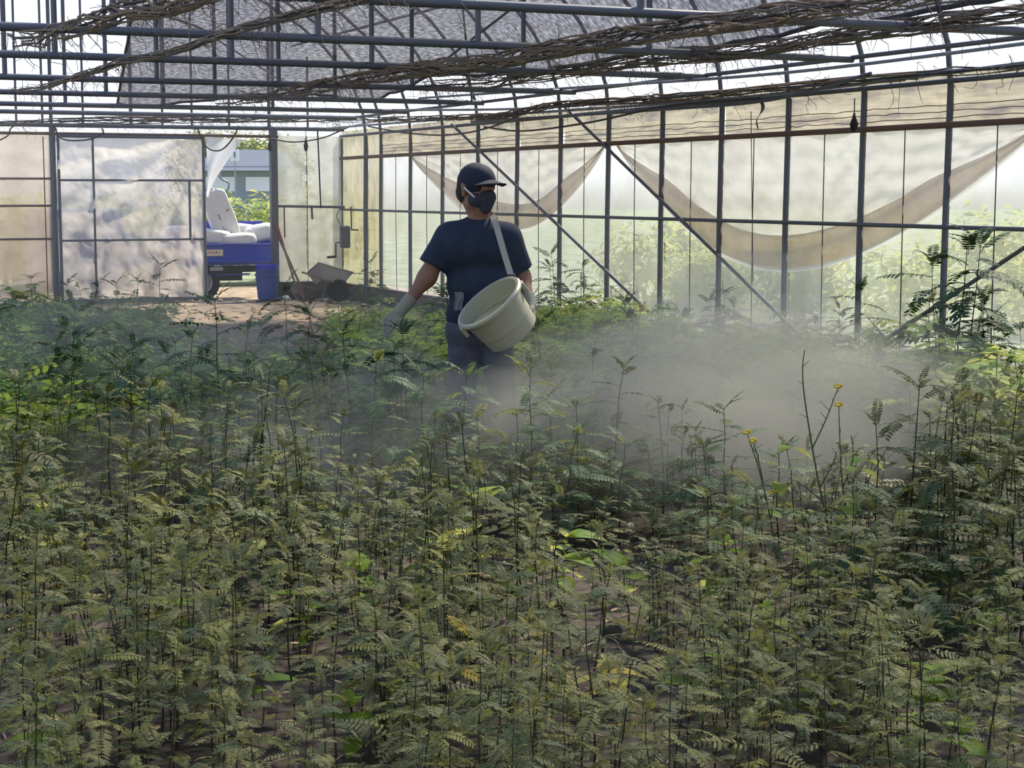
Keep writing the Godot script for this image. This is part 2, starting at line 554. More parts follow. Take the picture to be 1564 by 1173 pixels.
# a curtain of film let down from the rail, lowest at (mx, my) in the picture
func swag(x0: float, y0: float, x1: float, y1: float, mx: float, my: float, cols: int, label: String) -> void:
	var o := thing("film_swag", Vector3.ZERO, label, "curtain", "film swags along the long wall")
	var p0 := on_wall(x0, y0, 0.0)
	var p1 := on_wall(x1, y1, 0.0)
	var pm := on_wall(mx, my, 0.0)
	var s0 := (p0 - C0).dot(DL)
	var s1 := (p1 - C0).dot(DL)
	var sm := (pm - C0).dot(DL)
	var low := func(s: float) -> float:
		var u := (s - s0) / (sm - s0) if s < sm else (s1 - s) / (s1 - sm)
		return lerpf(2.03, pm.y, pow(clampf(sin(u * PI / 2.0), 0.0, 1.0), 0.9))
	var nz := FastNoiseLite.new()
	nz.seed = int(x0); nz.frequency = 1.0
	var upper := []
	var roll := []
	var hem := []
	var R := 15
	for i in R + 1:
		var ru := []
		var rr := []
		var rh := []
		for j in cols + 1:
			var s := lerpf(s0, s1, float(j) / cols)
			var b: float = low.call(s)
			var depth := 2.03 - b
			var band := minf(0.3, depth * 0.45)
			var f := float(i) / R
			var fold := 0.018 * sin((f * depth) * 24.0 + nz.get_noise_1d(s * 2.0) * 4.0) * smoothstep(0.0, 0.4, depth)
			ru.append(st(s, -0.012 + fold * 0.7 + 0.02 * nz.get_noise_2d(s * 3.0, f * 4.0), lerpf(2.03, b + band, f)))
			var h := lerpf(b + band, b + 0.015, f)
			rr.append(st(s, -0.005 + 0.014 * sin(f * PI * 3.0 + s * 1.7) + 0.012 * sin(f * PI), h))
			rh.append(st(s, -0.004 + 0.006 * sin(f * PI), lerpf(b + 0.018, b - 0.012, f)))
		upper.append(ru); roll.append(rr); hem.append(rh)
	var a := MB.new(); a.sheet(upper); part("hanging_film", a, M.swag, o)
	var b2 := MB.new(); b2.sheet(roll); part("gathered_band", b2, M.swag_roll, o, "brown gathered lower band")
	var c2 := MB.new(); c2.sheet([hem[0], hem[5], hem[10], hem[15]]); part("hem", c2, M.swag_hem, o, "white hem edge")

func end_wall() -> void:
	var w := thing("wall_back", Vector3.ZERO, "far end wall of pipe studs and cloudy film round the doorway", "wall", "", "structure")
	# main posts beside the doorway
	var B := Basis(DN, Vector3.UP, DL)
	var pb := MB.new()
	pb.box(st(0, 1.07, 1.2), Vector3(0.05, 1.25, 0.05), B)
	part("post", pb, M.steel, w)
	bar(w, "post", [st(0, 4.2, -0.05), st(0, 4.2, 2.45)], 0.045, M.steel)
	bar(w, "post", [st(0, 7.0, -0.05), st(0, 7.0, 2.45)], 0.045, M.steel)
	# door track and eave rails
	bar(w, "rail", [st(0.02, 0, 2.46), st(0.02, WIDTH, 2.46)], 0.03, M.steel)
	bar(w, "rail", [st(0.02, 1.0, 2.345), st(0.02, WIDTH, 2.345)], 0.022, M.rust)
	bar(w, "rail", [st(0.02, 0, 1.325), st(0.02, 1.09, 1.345)], 0.02, M.steel)
	for h in [1.73, 1.36, 0.905]:
		bar(w, "rail", [st(0.0, 4.2, h), st(0.0, WIDTH, h)], 0.016, M.rust)
	bar(w, "wire", [st(0.03, 4.33, 0.1), st(0.03, 4.33, 2.3)], 0.008, M.wire, 5)
	# gable studs
	for x in [25, 65, 78, 127, 200, 248, 293, 350, 411, 470]:
		var p := on_end(x, 190, 0.02)
		var t := (p - C0).dot(DN)
		bar(w, "stud", [st(0.02, t, 2.44), st(0.02, t, roof_h(t))], 0.026 if x in [78, 411, 200] else 0.017, M.steel)
	for t in [5.6, 6.4, 7.2, 8.0]:
		bar(w, "stud", [st(0.02, t, 2.44), st(0.02, t, roof_h(t))], 0.02, M.steel)
	# gable film as tall strips between studs
	var edges := [0.0, 0.55, 1.05, 1.6, 2.1, 2.6, 3.3, 4.2, 4.9, 5.6, 6.4, 7.2, 8.0, 9.0]
	for k in edges.size() - 1:
		var g := []
		for i in 9:
			var row := []
			for j in 5:
				var t := lerpf(edges[k], edges[k + 1], j / 4.0)
				row.append(st(-0.04, t, lerpf(2.36, roof_h(t) - 0.01, i / 8.0)))
			g.append(row)
		var mb := MB.new(); mb.sheet(g)
		part("gable_film", mb, M.film_roof, w)
	# fixed film left of the sliding door
	var g2 := []
	for i in 15:
		var row := []
		for j in 31:
			var t := lerpf(4.22, WIDTH, j / 30.0)
			row.append(st(-0.03 + 0.03 * sin(t * 9.0 + i * 0.15), t, lerpf(0.0, 2.34, i / 14.0)))
		g2.append(row)
	var fb := MB.new(); fb.sheet(g2)
	part("fixed_film", fb, M.film_beige, w)
	# two stiff panels between doorway and corner
	for e in [[0.03, 0.56], [0.57, 1.06]]:
		var g := []
		for i in 13:
			var row := []
			for j in 9:
				var t := lerpf(e[0], e[1], j / 8.0)
				row.append(st(-0.04 + 0.008 * sin(t * 20.0), t, lerpf(0.24, 2.36, i / 12.0)))
			g.append(row)
		var mb := MB.new(); mb.sheet(g)
		part("panel", mb, M.film_panel, w)
		bar(w, "panel_joint", [st(-0.02, e[1], 0.24), st(-0.02, e[1], 2.36)], 0.006, M.wire, 5)
	var cb := MB.new()
	cb.box(st(-0.02, 0.53, 0.11), Vector3(0.54, 0.13, 0.06), B)
	part("concrete_curb", cb, M.concrete, w)

	# sliding door
	var d := thing("door_1", st(0.08, 3.15, 0), "wide sliding door of pipe frame and creased white film", "door", "", "structure")
	for t in [2.12, 3.67, 4.14]:
		bar(d, "stile", [st(0.08, t, 0.04), st(0.08, t, 2.33)], 0.022 if t != 3.67 else 0.017, M.steel)
	bar(d, "stile", [st(0.08, 2.33, 0.88), st(0.08, 2.33, 1.71)], 0.017, M.steel)
	for h in [0.05, 0.88, 1.71, 2.31]:
		bar(d, "rail", [st(0.08, 2.12, h), st(0.08, 4.14, h)], 0.016 if h < 2.0 else 0.02, M.steel)
	var dg := []
	var nz := FastNoiseLite.new()
	nz.seed = 31; nz.frequency = 1.3
	for i in 61:
		var row := []
		for j in 61:
			var t := lerpf(2.1, 4.16, j / 60.0)
			var h := lerpf(0.04, 2.33, i / 60.0)
			var u := Vector2(t - 2.05, 2.42 - h)
			var an := atan2(u.x, u.y)
			var fan := 0.06 * sin(an * 19.0 + 2.4 * nz.get_noise_2d(an * 3.0, u.length())) * clampf(u.length() * 0.8, 0.0, 1.0)
			fan += 0.006 * nz.get_noise_2d(t * 2.0, h * 3.0)
			var sharp := pow(absf(sin(an * 8.0 + nz.get_noise_2d(an, 3.0) * 2.0)), 14.0) * 0.055 * clampf(u.length(), 0.0, 1.0)
			row.append(st(0.03 + fan + sharp, t, h))
		dg.append(row)
	var db := MB.new(); db.sheet(dg)
	part("door_film", db, M.film_door, d, "creased white film fanning from the upper corner")
	# loose flap of film over the opening
	var fl := thing("film_flap", st(0.05, 2.08, 2.33), "bright white film flap curling from the top of the doorway", "film")
	var fg := []
	for i in 13:
		var row := []
		var f := i / 12.0
		var wdt := 0.5 * pow(1.0 - f, 1.4) + 0.03
		for j in 9:
			var u := j / 8.0
			row.append(st(0.04 + 0.05 * sin(u * 7.0 + f * 3.0), 2.07 - wdt * u, 2.33 - 0.84 * f - 0.03 * u))
		fg.append(row)
	var flb := MB.new(); flb.sheet(fg)
	part("sheet", flb, M.film_flap, fl)

func other_walls() -> void:
	var w := thing("wall_left", Vector3.ZERO, "film wall on the near side of the greenhouse", "wall", "", "structure")
	for k in range(1, POSTS.size()):
		bar(w, "post", [st(POSTS[k], WIDTH, 0), st(POSTS[k], WIDTH, 2.34)], 0.026, M.steel, 6)
		var g := []
		for i in 3:
			g.append([st(POSTS[k - 1], WIDTH + 0.04, 1.2 * i), st(POSTS[k], WIDTH + 0.04, 1.2 * i)])
		var mb := MB.new(); mb.sheet(g)
		part("film_bay", mb, M.film, w)
	var f := thing("wall_front", Vector3.ZERO, "film end wall behind the viewer", "wall", "", "structure")
	for k in 9:
		var g := []
		for i in 5:
			var row := []
			for j in 4:
				var t := k + j / 3.0
				row.append(st(LENGTH, t, roof_h(t) * i / 4.0))
			g.append(row)
		var mb := MB.new(); mb.sheet(g)
		part("film_bay", mb, M.film, f)
		bar(f, "post", [st(LENGTH - 0.04, k, 0), st(LENGTH - 0.04, k, roof_h(k))], 0.026, M.steel, 6)

func roof() -> void:
	var r := thing("ceiling", Vector3.ZERO, "arched greenhouse roof of bent pipes under pale film", "roof", "", "structure")
	for k in range(1, POSTS.size()):
		var s: float = POSTS[k]
		var pts := []
		for i in 25:
			var a := PI * i / 24.0
			pts.append(st(s, 4.5 - 4.5 * cos(a), 2.3 + 2.5 * sin(a)))
		bar(r, "rafter", pts, 0.022, M.steel, 6)
	for t in [0.75, 1.9, 3.1, 4.5, 5.9, 7.1, 8.25]:
		bar(r, "purlin", [st(0, t, roof_h(t) - 0.03), st(LENGTH, t, roof_h(t) - 0.03)], 0.017, M.steel, 6)
	bar(r, "purlin", [st(0, 0.07, 2.61), st(LENGTH, 0.07, 2.61)], 0.02, M.steel, 6)
	for k in BEAMS.size():
		var s: float = BEAMS[k]
		bar(r, "tie_beam", [st(s, 0.05, 2.6), st(s, WIDTH - 0.05, 2.6)], 0.03, M.steel)
		if k > 0:
			for t in [1.9, 3.3, 4.5, 5.9, 7.1]:
				bar(r, "strut", [st(s, t, 2.6), st(s, t, roof_h(t))], 0.024, M.steel, 6)
	bar(r, "diagonal_rod", [at_h(180, 0, 3.2), at_h(300, 40, 3.2), at_h(440, 130, 3.1)], 0.012, M.steel, 6)
	for b in [[7.74, 1.9, 2.62, 10.43, 1.0, 3.9], [5.3, 0.2, 2.62, 7.74, 1.4, 4.0]]:
		bar(r, "diagonal_rod", [st(b[0], b[1], b[2]), st(b[3], b[4], minf(b[5], roof_h(b[4])))], 0.012, M.steel, 6)
	# film between rafters
	var nz := FastNoiseLite.new()
	nz.seed = 77; nz.frequency = 0.7
	for k in POSTS.size():
		var a: float = POSTS[k]
		var b: float = POSTS[k + 1] if k + 1 < POSTS.size() else LENGTH
		var g := []
		for i in 29:
			var row := []
			var an := PI * i / 28.0
			for j in 4:
				var s := lerpf(a, b, j / 3.0)
				var rr := 0.03 + 0.025 * nz.get_noise_2d(s * 2.0, an * 6.0)
				row.append(st(s, 4.5 - (4.5 + rr) * cos(an), 2.3 + (2.5 + rr) * sin(an)))
			g.append(row)
		var mb := MB.new(); mb.sheet(g)
		part("roof_film", mb, M.film_roof, r)

func net_h(s: float, t: float) -> float:
	return minf(roof_h(t) - 0.1, 2.74 + 0.125 * (s - 2.2))

func shade_net() -> void:
	var o := thing("shade_net", Vector3.ZERO, "grey woven shade net slung under the roof pipes", "net")
	var nz := FastNoiseLite.new()
	nz.seed = 17; nz.frequency = 0.6; nz.fractal_octaves = 4
	var g := []
	var edge := []
	var lower := []
	for i in 61:
		var f := i / 60.0
		var row := []
		for j in 41:
			var u := j / 40.0
			var far := 2.3 + 0.5 * sin(u * 5.0) * (1.0 - f)
			var s := lerpf(far, lerpf(15.8, 14.3, smoothstep(0.0, 0.3, u)), f)
			var left := 3.75 + 0.17 * (s - 2.3)
			left = minf(left, 8.6)
			var right := 0.16 + maxf(0.0, 0.035 * (6.5 - s))
			var t := lerpf(right, left, u)
			var h := net_h(s, t) + 0.07 * nz.get_noise_2d(s, t * 1.5) - 0.05 * absf(sin(s * 1.3)) * sin(u * PI)
			row.append(st(s, t, minf(h, roof_h(t) - 0.06)))
		g.append(row)
		edge.append(row[40])
		lower.append(row[0])
	var mb := MB.new(); mb.sheet(g)
	part("mesh_sheet", mb, M.net, o)
	bar(o, "edge_rope", edge, 0.018, M.net_edge, 5)
	bar(o, "edge_rope", lower, 0.022, M.net_edge, 5)
	bar(o, "edge_rope", g[0], 0.018, M.net_edge, 5)
	# a second width of the same net hangs over the near end of the house
	var o2 := thing("shade_net", Vector3.ZERO, "grey woven shade net over the near end of the house, above the viewer", "net")
	var g2 := []
	for i in 31:
		var row := []
		for j in 31:
			var s := lerpf(17.0, 27.0, i / 30.0)
			var t := lerpf(0.5, 8.5, j / 30.0)
			row.append(st(s, t, minf(3.7, roof_h(t) - 0.12) + 0.06 * nz.get_noise_2d(s, t)))
		g2.append(row)
	var mb2 := MB.new(); mb2.sheet(g2)
	part("mesh_sheet", mb2, M.net_thin, o2)
	bar(o2, "edge_rope", g2[0], 0.018, M.net_edge, 5)
	bar(o2, "edge_rope", g2[30], 0.018, M.net_edge, 5)

# dead vines wound along a cable between two points
func vine_bundle(p: Array, thick: float, strands: int, tendrils: int, sd: int, label: String) -> void:
	var o := thing("dead_vine_bundle", Vector3.ZERO, label, "dead vine", "dead vines on the overhead cables")
	var r := RandomNumberGenerator.new()
	r.seed = sd
	var nz := FastNoiseLite.new()
	nz.seed = sd; nz.frequency = 0.5
	var along := func(f: float) -> Vector3:
		var q := f * (p.size() - 1)
		var i := mini(int(q), p.size() - 2)
		return (p[i] as Vector3).lerp(p[i + 1], q - i)
	var cable := []
	for i in 25: cable.append(along.call(i / 24.0))
	bar(o, "cable", cable, 0.009, M.wire, 5)
	var len := (p[0] as Vector3).distance_to(p[p.size() - 1])
	for k in strands:
		var a := r.randf_range(0.0, 0.3) if k > 1 else 0.0
		var b := r.randf_range(0.65, 1.0) if k > 1 else 1.0
		var pts := []
		var w := r.randf_range(0.5, 1.6)
		var ph := r.randf() * TAU
		var n := int(len * (b - a) * 4.0) + 6
		for i in n:
			var f := lerpf(a, b, float(i) / (n - 1))
			var q: Vector3 = along.call(f)
			var ang := ph + f * len * w + nz.get_noise_2d(f * len * 2.0, k * 9.0) * 2.0
			var rad := thick * (0.5 + 0.8 * absf(nz.get_noise_2d(f * len * 1.5, k * 5.0 + 40.0)) + 0.4)
			pts.append(q + Vector3.UP * sin(ang) * rad + DN * cos(ang) * rad)
		bar(o, "vine", pts, r.randf_range(0.003, 0.0075), M.vine if k % 3 else M.vine_dark, 5)
	var tb := MB.new()
	for k in tendrils:
		var q: Vector3 = along.call(r.randf())
		var dir := Vector3(r.randf_range(-1, 1), r.randf_range(-1.2, 0.7), r.randf_range(-1, 1)).normalized()
		var L := r.randf_range(0.05, 0.26)
		var pts := []
		var side := dir.cross(Vector3(r.randf(), r.randf(), r.randf())).normalized()
		for i in 6:
			var f := i / 5.0
			pts.append(q + dir * L * f + side * 0.05 * sin(f * r.randf_range(2.0, 6.0)) + Vector3.DOWN * 0.04 * f * f)
		tb.tube(pts, 0.0035, 0.0018, 3, false)
	part("tendril_tangle", tb, M.vine_dark, o).set_meta("kind", "stuff")

func overhead() -> void:
	# cables run the length of the house just under the tie beams
	var line := func(x0: float, y0: float, x1: float, y1: float, h: float, far_s: float) -> Array:
		var a := at_h(x0, y0, h)
		var b := at_h(x1, y1, h)
		var dir := (b - a).normalized()
		var near := a - dir * 3.0
		var pts := []
		for i in 9:
			var f := i / 8.0
			var q := near.lerp(b, f)
			q.y += -0.05 * absf(sin(f * PI * 3.0))
			pts.append(q)
		return pts
	vine_bundle(line.call(500, 0, 20, 138, 2.55, 0), 0.022, 12, 150, 1, "dead vine rope crossing the tie beams below the net's slanting edge")
	vine_bundle(line.call(1250, 2, 330, 152, 2.55, 0), 0.055, 26, 320, 2, "thickest tangle of dead vines crossing the middle of the roof")
	vine_bundle(line.call(1564, 12, 640, 132, 2.62, 0), 0.05, 24, 320, 3, "dead vine tangle along the lower edge of the shade net")
	vine_bundle(line.call(235, 0, 20, 58, 2.55, 0), 0.05, 18, 170, 4, "short dead vine tangle in the top corner before bright film")
	var q := []
	for xy in [[0, 186], [150, 184], [300, 183], [420, 181], [520, 182]]: q.append(on_end(xy[0], xy[1], 0.5))
	vine_bundle(q, 0.045, 16, 160, 5, "dead vine tangle lying along the rail above the sliding door")
	var q2 := []
	for xy in [[500, 184], [640, 182], [770, 176], [850, 160], [1020, 150], [1260, 128], [1600, 96]]: q2.append(on_wall(xy[0], xy[1], 0.35))
	vine_bundle(q2, 0.03, 14, 200, 6, "dead vine tangle hanging along the eave of the long wall")
	# pipes laid along the eave
	var pl := ["pale water pipe rising along the eave toward the near posts", "middle grey water pipe of the eave, crossing the upper one", "lower blue-grey water pipe slung under the eave", "short straight grey pipe beside the dead vines at the eave"]
	var k := 0
	for e in [[[640, 150], [860, 135], [1190, 112], [1600, 62]], [[560, 168], [800, 166], [1020, 148], [1310, 118], [1600, 100]], [[500, 196], [760, 176], [1020, 158], [1200, 142], [1600, 92]], [[720, 186], [1000, 168], [1180, 152], [1330, 112]]]:
		var pts := []
		for xy in e: pts.append(on_wall(xy[0], xy[1], 0.22 + 0.05 * k))
		var mb := MB.new(); mb.tube(smooth(pts, 6), 0.014, 0.014, 8)
		single("water_pipe", mb, M.pipe if k != 3 else M.steel, pl[k], "pipe", "water pipes along the eave")
		k += 1
	# black hoses sagging
	var hl := ["black hose sagging beside the sliding door's tall stile", "black hose looping down in front of the white film flap", "black hose drooping from the doorway post toward the corner", "long black hose sagging above the worker's cap", "long black hose sagging over the middle bays of the long wall", "black hose end curled at the far edge of the end wall"]
	k = 0
	for e in [[0, [83, 192], [95, 212], [130, 214], [156, 205], [156, 196]], [0, [302, 197], [315, 224], [335, 230], [352, 216], [365, 193]], [0, [415, 212], [450, 217], [495, 210], [540, 192], [600, 182]], [1, [563, 193], [620, 203], [687, 206], [753, 193], [820, 163]], [1, [740, 194], [800, 200], [900, 187], [1020, 162], [1160, 150]], [0, [0, 214], [12, 207], [16, 197], [24, 190]]]:
		var pts := []
		for i in range(1, e.size()):
			pts.append(on_end(e[i][0], e[i][1], 0.35) if e[0] == 0 else on_wall(e[i][0], e[i][1], 0.55))
		var mb := MB.new(); mb.tube(smooth(pts, 6), 0.011, 0.011, 6)
		single("hose", mb, M.hose, hl[k], "hose", "black hoses under the roof")
		k += 1
	# hanging weights
	hook(on_end(412, 205, 0.45), 0.24, "black hanging weight beside the doorway post")
	hook(on_end(467, 203, 0.45), 0.26, "black hanging weight in front of the pale panels")
	hook(on_wall(1305, 162, 0.2), 0.2, "black hanging weight against a tall post of the long wall")
	# torn strip
	var ts := thing("torn_strip", on_wall(1162, 155, 0.3), "dark torn strip dangling from the eave hose over the long wall", "strip")
	var sg := []
	for i in 9:
		var f := i / 8.0
		var c := on_wall(1164 - 8 * f + 3 * sin(f * 7.0), 157 + 40 * f, 0.3)
		var w := 0.02 * (1.2 - f) + 0.008 * sin(f * 9.0)
		sg.append([c - DL * w, c + Vector3.FORWARD * 0.004, c + DL * w])
	var sb := MB.new(); sb.sheet(sg)
	part("strip", sb, M.vine_dark, ts)
	bar(ts, "knot", [on_wall(1163, 152, 0.3), on_wall(1164, 158, 0.3)], 0.016, M.black, 8)

func hook(p: Vector3, L: float, label: String) -> void:
	var o := thing("hanging_weight", p, label, "weight", "black weights hung under the roof")
	var c := MB.new(); c.tube([p + Vector3.UP * 0.06, p + Vector3.DOWN * L * 0.4], 0.005, 0.005, 5)
	part("cord", c, M.hose, o)
	var b := MB.new()
	b.lathe(p + Vector3.DOWN * L, Basis.IDENTITY, [Vector2(0.0, 0.0), Vector2(0.016, 0.0), Vector2(0.03, L * 0.18), Vector2(0.034, L * 0.3), Vector2(0.012, L * 0.6), Vector2(0.008, L * 0.72), Vector2(0.0, L * 0.72)], 10)
	part("body", b, M.black, o)

func smooth(p: Array, sub: int) -> Array:
	var out := []
	for i in p.size() - 1:
		var a: Vector3 = p[maxi(i - 1, 0)]
		var b: Vector3 = p[i]
		var c: Vector3 = p[i + 1]
		var d: Vector3 = p[mini(i + 2, p.size() - 1)]
		for k in sub:
			out.append(b.cubic_interpolate(c, a, d, float(k) / sub))
	out.append(p[p.size() - 1])
	return out

# ---------------------------------------------------------------- outside the film
func leaf_cloud(n: int, half: Vector3, size: float, sd: int, low := 0.0) -> MB:
	var r := RandomNumberGenerator.new()
	r.seed = sd
	var nz := FastNoiseLite.new()
	nz.seed = sd; nz.frequency = 1.6
	var mb := MB.new()
	for k in n:
		var w := Vector3(r.randfn(), r.randfn(), r.randfn()).normalized()
		var q := w * pow(r.randf(), 0.4) * (0.8 + 0.5 * nz.get_noise_3dv(w * 1.3))
		var p := Vector3(q.x * half.x, half.y + q.y * half.y + low, q.z * half.z)
		var a := Vector3(r.randfn(), r.randfn() * 0.5, r.randfn()).normalized()
		var up := (w + Vector3.UP * 0.8 + Vector3(r.randfn(), r.randfn(), r.randfn()) * 0.5).normalized()
		var b := up.cross(a).normalized()
		a = b.cross(up).normalized()
		var L := size * r.randf_range(0.6, 1.3)
		var W := L * 0.42
		var i0 := mb.vert(p - a * L * 0.5, up); var i1 := mb.vert(p + b * W * 0.5, up); var i2 := mb.vert(p + a * L * 0.5 - up * L * 0.15, up); var i3 := mb.vert(p - b * W * 0.5, up)
		mb.tri(i0, i1, i2); mb.tri(i0, i2, i3)
	return mb

func outside() -> void:
	var g := MB.new()
	g.quad(Vector3(-110, -0.09, 20), Vector3(110, -0.09, 20), Vector3(110, -0.09, -160), Vector3(-110, -0.09, -160), Vector3.UP)
	var yard := thing("ground", Vector3.ZERO, "sunlit pale bare ground outside the greenhouse", "ground", "", "structure")
	part("yard_surface", g, M.yard, yard)
	var gv := MB.new()
	gv.quad(st(-0.02, -2.0, -0.06), st(-0.02, 8.0, -0.06), st(-4.4, 8.0, -0.06), st(-4.4, -2.0, -0.06), Vector3.UP)
	part("gravel", gv, M.path, yard, "pale gravel outside the doorway")
	var bush_m := []
	for k in 4: bush_m.append(leaf_cloud(1100, Vector3(0.9, 0.75, 0.9), 0.14, 100 + k).mesh())
	var trunk := MB.new(); trunk.tube([Vector3(0, -0.1, 0), Vector3(0.03, 0.5, 0), Vector3(0, 1.0, 0.03)], 0.05, 0.02, 6)
	var trunk_m := trunk.mesh()
	var spots := []
	# behind the doorway
	for k in 16: spots.append([-4.6 - 1.1 * (k / 8) - rng.randf(), -1.4 + 0.95 * (k % 8) + rng.randf_range(-0.2, 0.2), rng.randf_range(1.02, 1.25), 1])
	# along the long wall
	for k in 34:
		spots.append([1.5 + 0.62 * k + rng.randf_range(-0.3, 0.3), -rng.randf_range(2.6, 6.5), rng.randf_range(0.6, 1.2), 0])
	for k in spots.size():
		var a: Array = spots[k]
		var lab: String = "leafy green crop bush in the thicket beyond the doorway" if a[3] == 1 else "green bush seen hazily through the long wall's film"
		var o := thing("bush", st(a[0], a[1], -0.09), lab, "bush", "bushes beyond the doorway" if a[3] == 1 else "bushes outside the long wall")
		o.rotation.y = rng.randf() * TAU
		o.scale = Vector3.ONE * float(a[2])
		part_here("foliage", bush_m[k % 4], M.leaf_far[(k * 7) % 2], o)
		part_here("stem", trunk_m, M.stem, o)
	# trees far off
	var crown := []
	for k in 3: crown.append(leaf_cloud(2600, Vector3(2.6, 2.6, 2.6), 0.42, 140 + k, 1.2).mesh())
	var tt := MB.new(); tt.tube([Vector3(0, -0.1, 0), Vector3(0.1, 2.0, 0), Vector3(0, 4.0, 0.1)], 0.2, 0.08, 7)
	var tt_m := tt.mesh()
	var trees := []
	for k in 4: trees.append([at_depth(312 + 38 * k, 300, 74.0 + 3.0 * (k % 2)), rng.randf_range(0.68, 0.75), 0])
	for k in 10: trees.append([st(-6.0 + 4.6 * k, -26.0 - 7.0 * (k % 2), 0), rng.randf_range(0.45, 0.8), 1])
	for k in trees.size():
		var a: Array = trees[k]
		var p: Vector3 = a[0]
		var o := thing("tree", Vector3(p.x, -0.09, p.z), "dark tree behind the grey house beyond the doorway" if a[2] == 0 else "tree in the hazy line outside the long wall", "tree", "trees behind the grey house" if a[2] == 0 else "trees outside the long wall")
		o.scale = Vector3.ONE * float(a[1])
		o.rotation.y = rng.randf() * TAU
		part_here("crown", crown[k % 3], M.leaf_far[2 if a[2] == 0 else k % 3], o)
		part_here("trunk", tt_m, M.stem, o)
	# grey house beyond the doorway
	var hp := at_depth(385, 300, 60.0)
	hp.y = -0.09
	var h := thing("house", hp, "low grey house with pale sign above the green thicket", "house")
	var b := MB.new(); b.box(hp + Vector3(0, 1.25, 0), Vector3(1.5, 1.25, 2.0)); part("wall", b, M.house, h)
	var rb := MB.new()
	for q in [[-1.0], [1.0]]:
		var zz: float = q[0]
		rb.quad(hp + Vector3(-1.8, 2.35, zz * 2.4), hp + Vector3(1.8, 2.35, zz * 2.4), hp + Vector3(1.2, 3.1, 0), hp + Vector3(-1.2, 3.1, 0), Vector3(0, 1, zz))
	rb.flat(hp + Vector3(-1.4, 2.4, -2.0), hp + Vector3(-1.4, 2.4, 2.0), hp + Vector3(-1.2, 3.08, 0))
	rb.flat(hp + Vector3(1.4, 2.4, -2.0), hp + Vector3(1.4, 2.4, 2.0), hp + Vector3(1.2, 3.08, 0))
	part("roof", rb, M.house_roof, h)
	for x in [-0.75, 0.6]:
		var wb := MB.new(); wb.box(hp + Vector3(x, 1.9, 2.0), Vector3(0.5, 0.24, 0.04)); part("window", wb, M.sign, h)
	var db := MB.new(); db.box(hp + Vector3(1.3, 1.6, 2.02), Vector3(0.12, 0.6, 0.03)); part("shutter", db, M.house_dark, h)
	var sgp := at_depth(358.5, 237, 57.0)
	var sg := thing("sign_board", Vector3(sgp.x, -0.09, sgp.z), "small white sign board standing before the grey house roof", "sign")
	var s1 := MB.new(); s1.box(sgp, Vector3(0.14, 0.2, 0.02)); part("board", s1, M.sign, sg)
	var s2 := MB.new(); s2.tube([Vector3(sgp.x, -0.1, sgp.z), sgp], 0.025, 0.025, 6); part("post", s2, M.rim, sg)
	var s3 := MB.new(); s3.box(sgp + Vector3(0, 0.02, 0.025), Vector3(0.03, 0.09, 0.006)); part("mark", s3, M.print_grey, sg)
	# bent hoop in the thicket
	var hb := MB.new()
	hb.tube(smooth([st(-3.6, 2.55, 0.0), at_depth(340, 300, 28.6), at_depth(337, 272, 28.6), at_depth(329, 258, 28.6), at_depth(322, 266, 28.6), at_depth(314, 300, 28.6)], 5), 0.018, 0.018, 6)
	single("tunnel_hoop", hb, M.pipe, "pale bent hoop rising from the green thicket beyond the doorway", "hoop")
	# low shed outside the long wall
	var sp := st(17.5, -16.0, -0.09)
	var sh := thing("shed", sp, "small pale shed seen through the film of the nearest bays", "shed")
	var B := Basis(DN, Vector3.UP, DL)
	var sb := MB.new(); sb.box(sp + Vector3.UP * 0.75, Vector3(1.2, 0.75, 1.6), B); part("wall", sb, M.house, sh)
	var sr := MB.new(); sr.box(sp + Vector3.UP * 1.56, Vector3(1.4, 0.06, 1.8), B * Basis(Vector3(0, 0, 1), 0.08)); part("roof", sr, M.house_roof, sh)
	var sd := MB.new(); sd.box(sp + Vector3.UP * 0.6 + DN * 1.2, Vector3(0.03, 0.55, 0.35), B); part("door", sd, M.house_dark, sh)

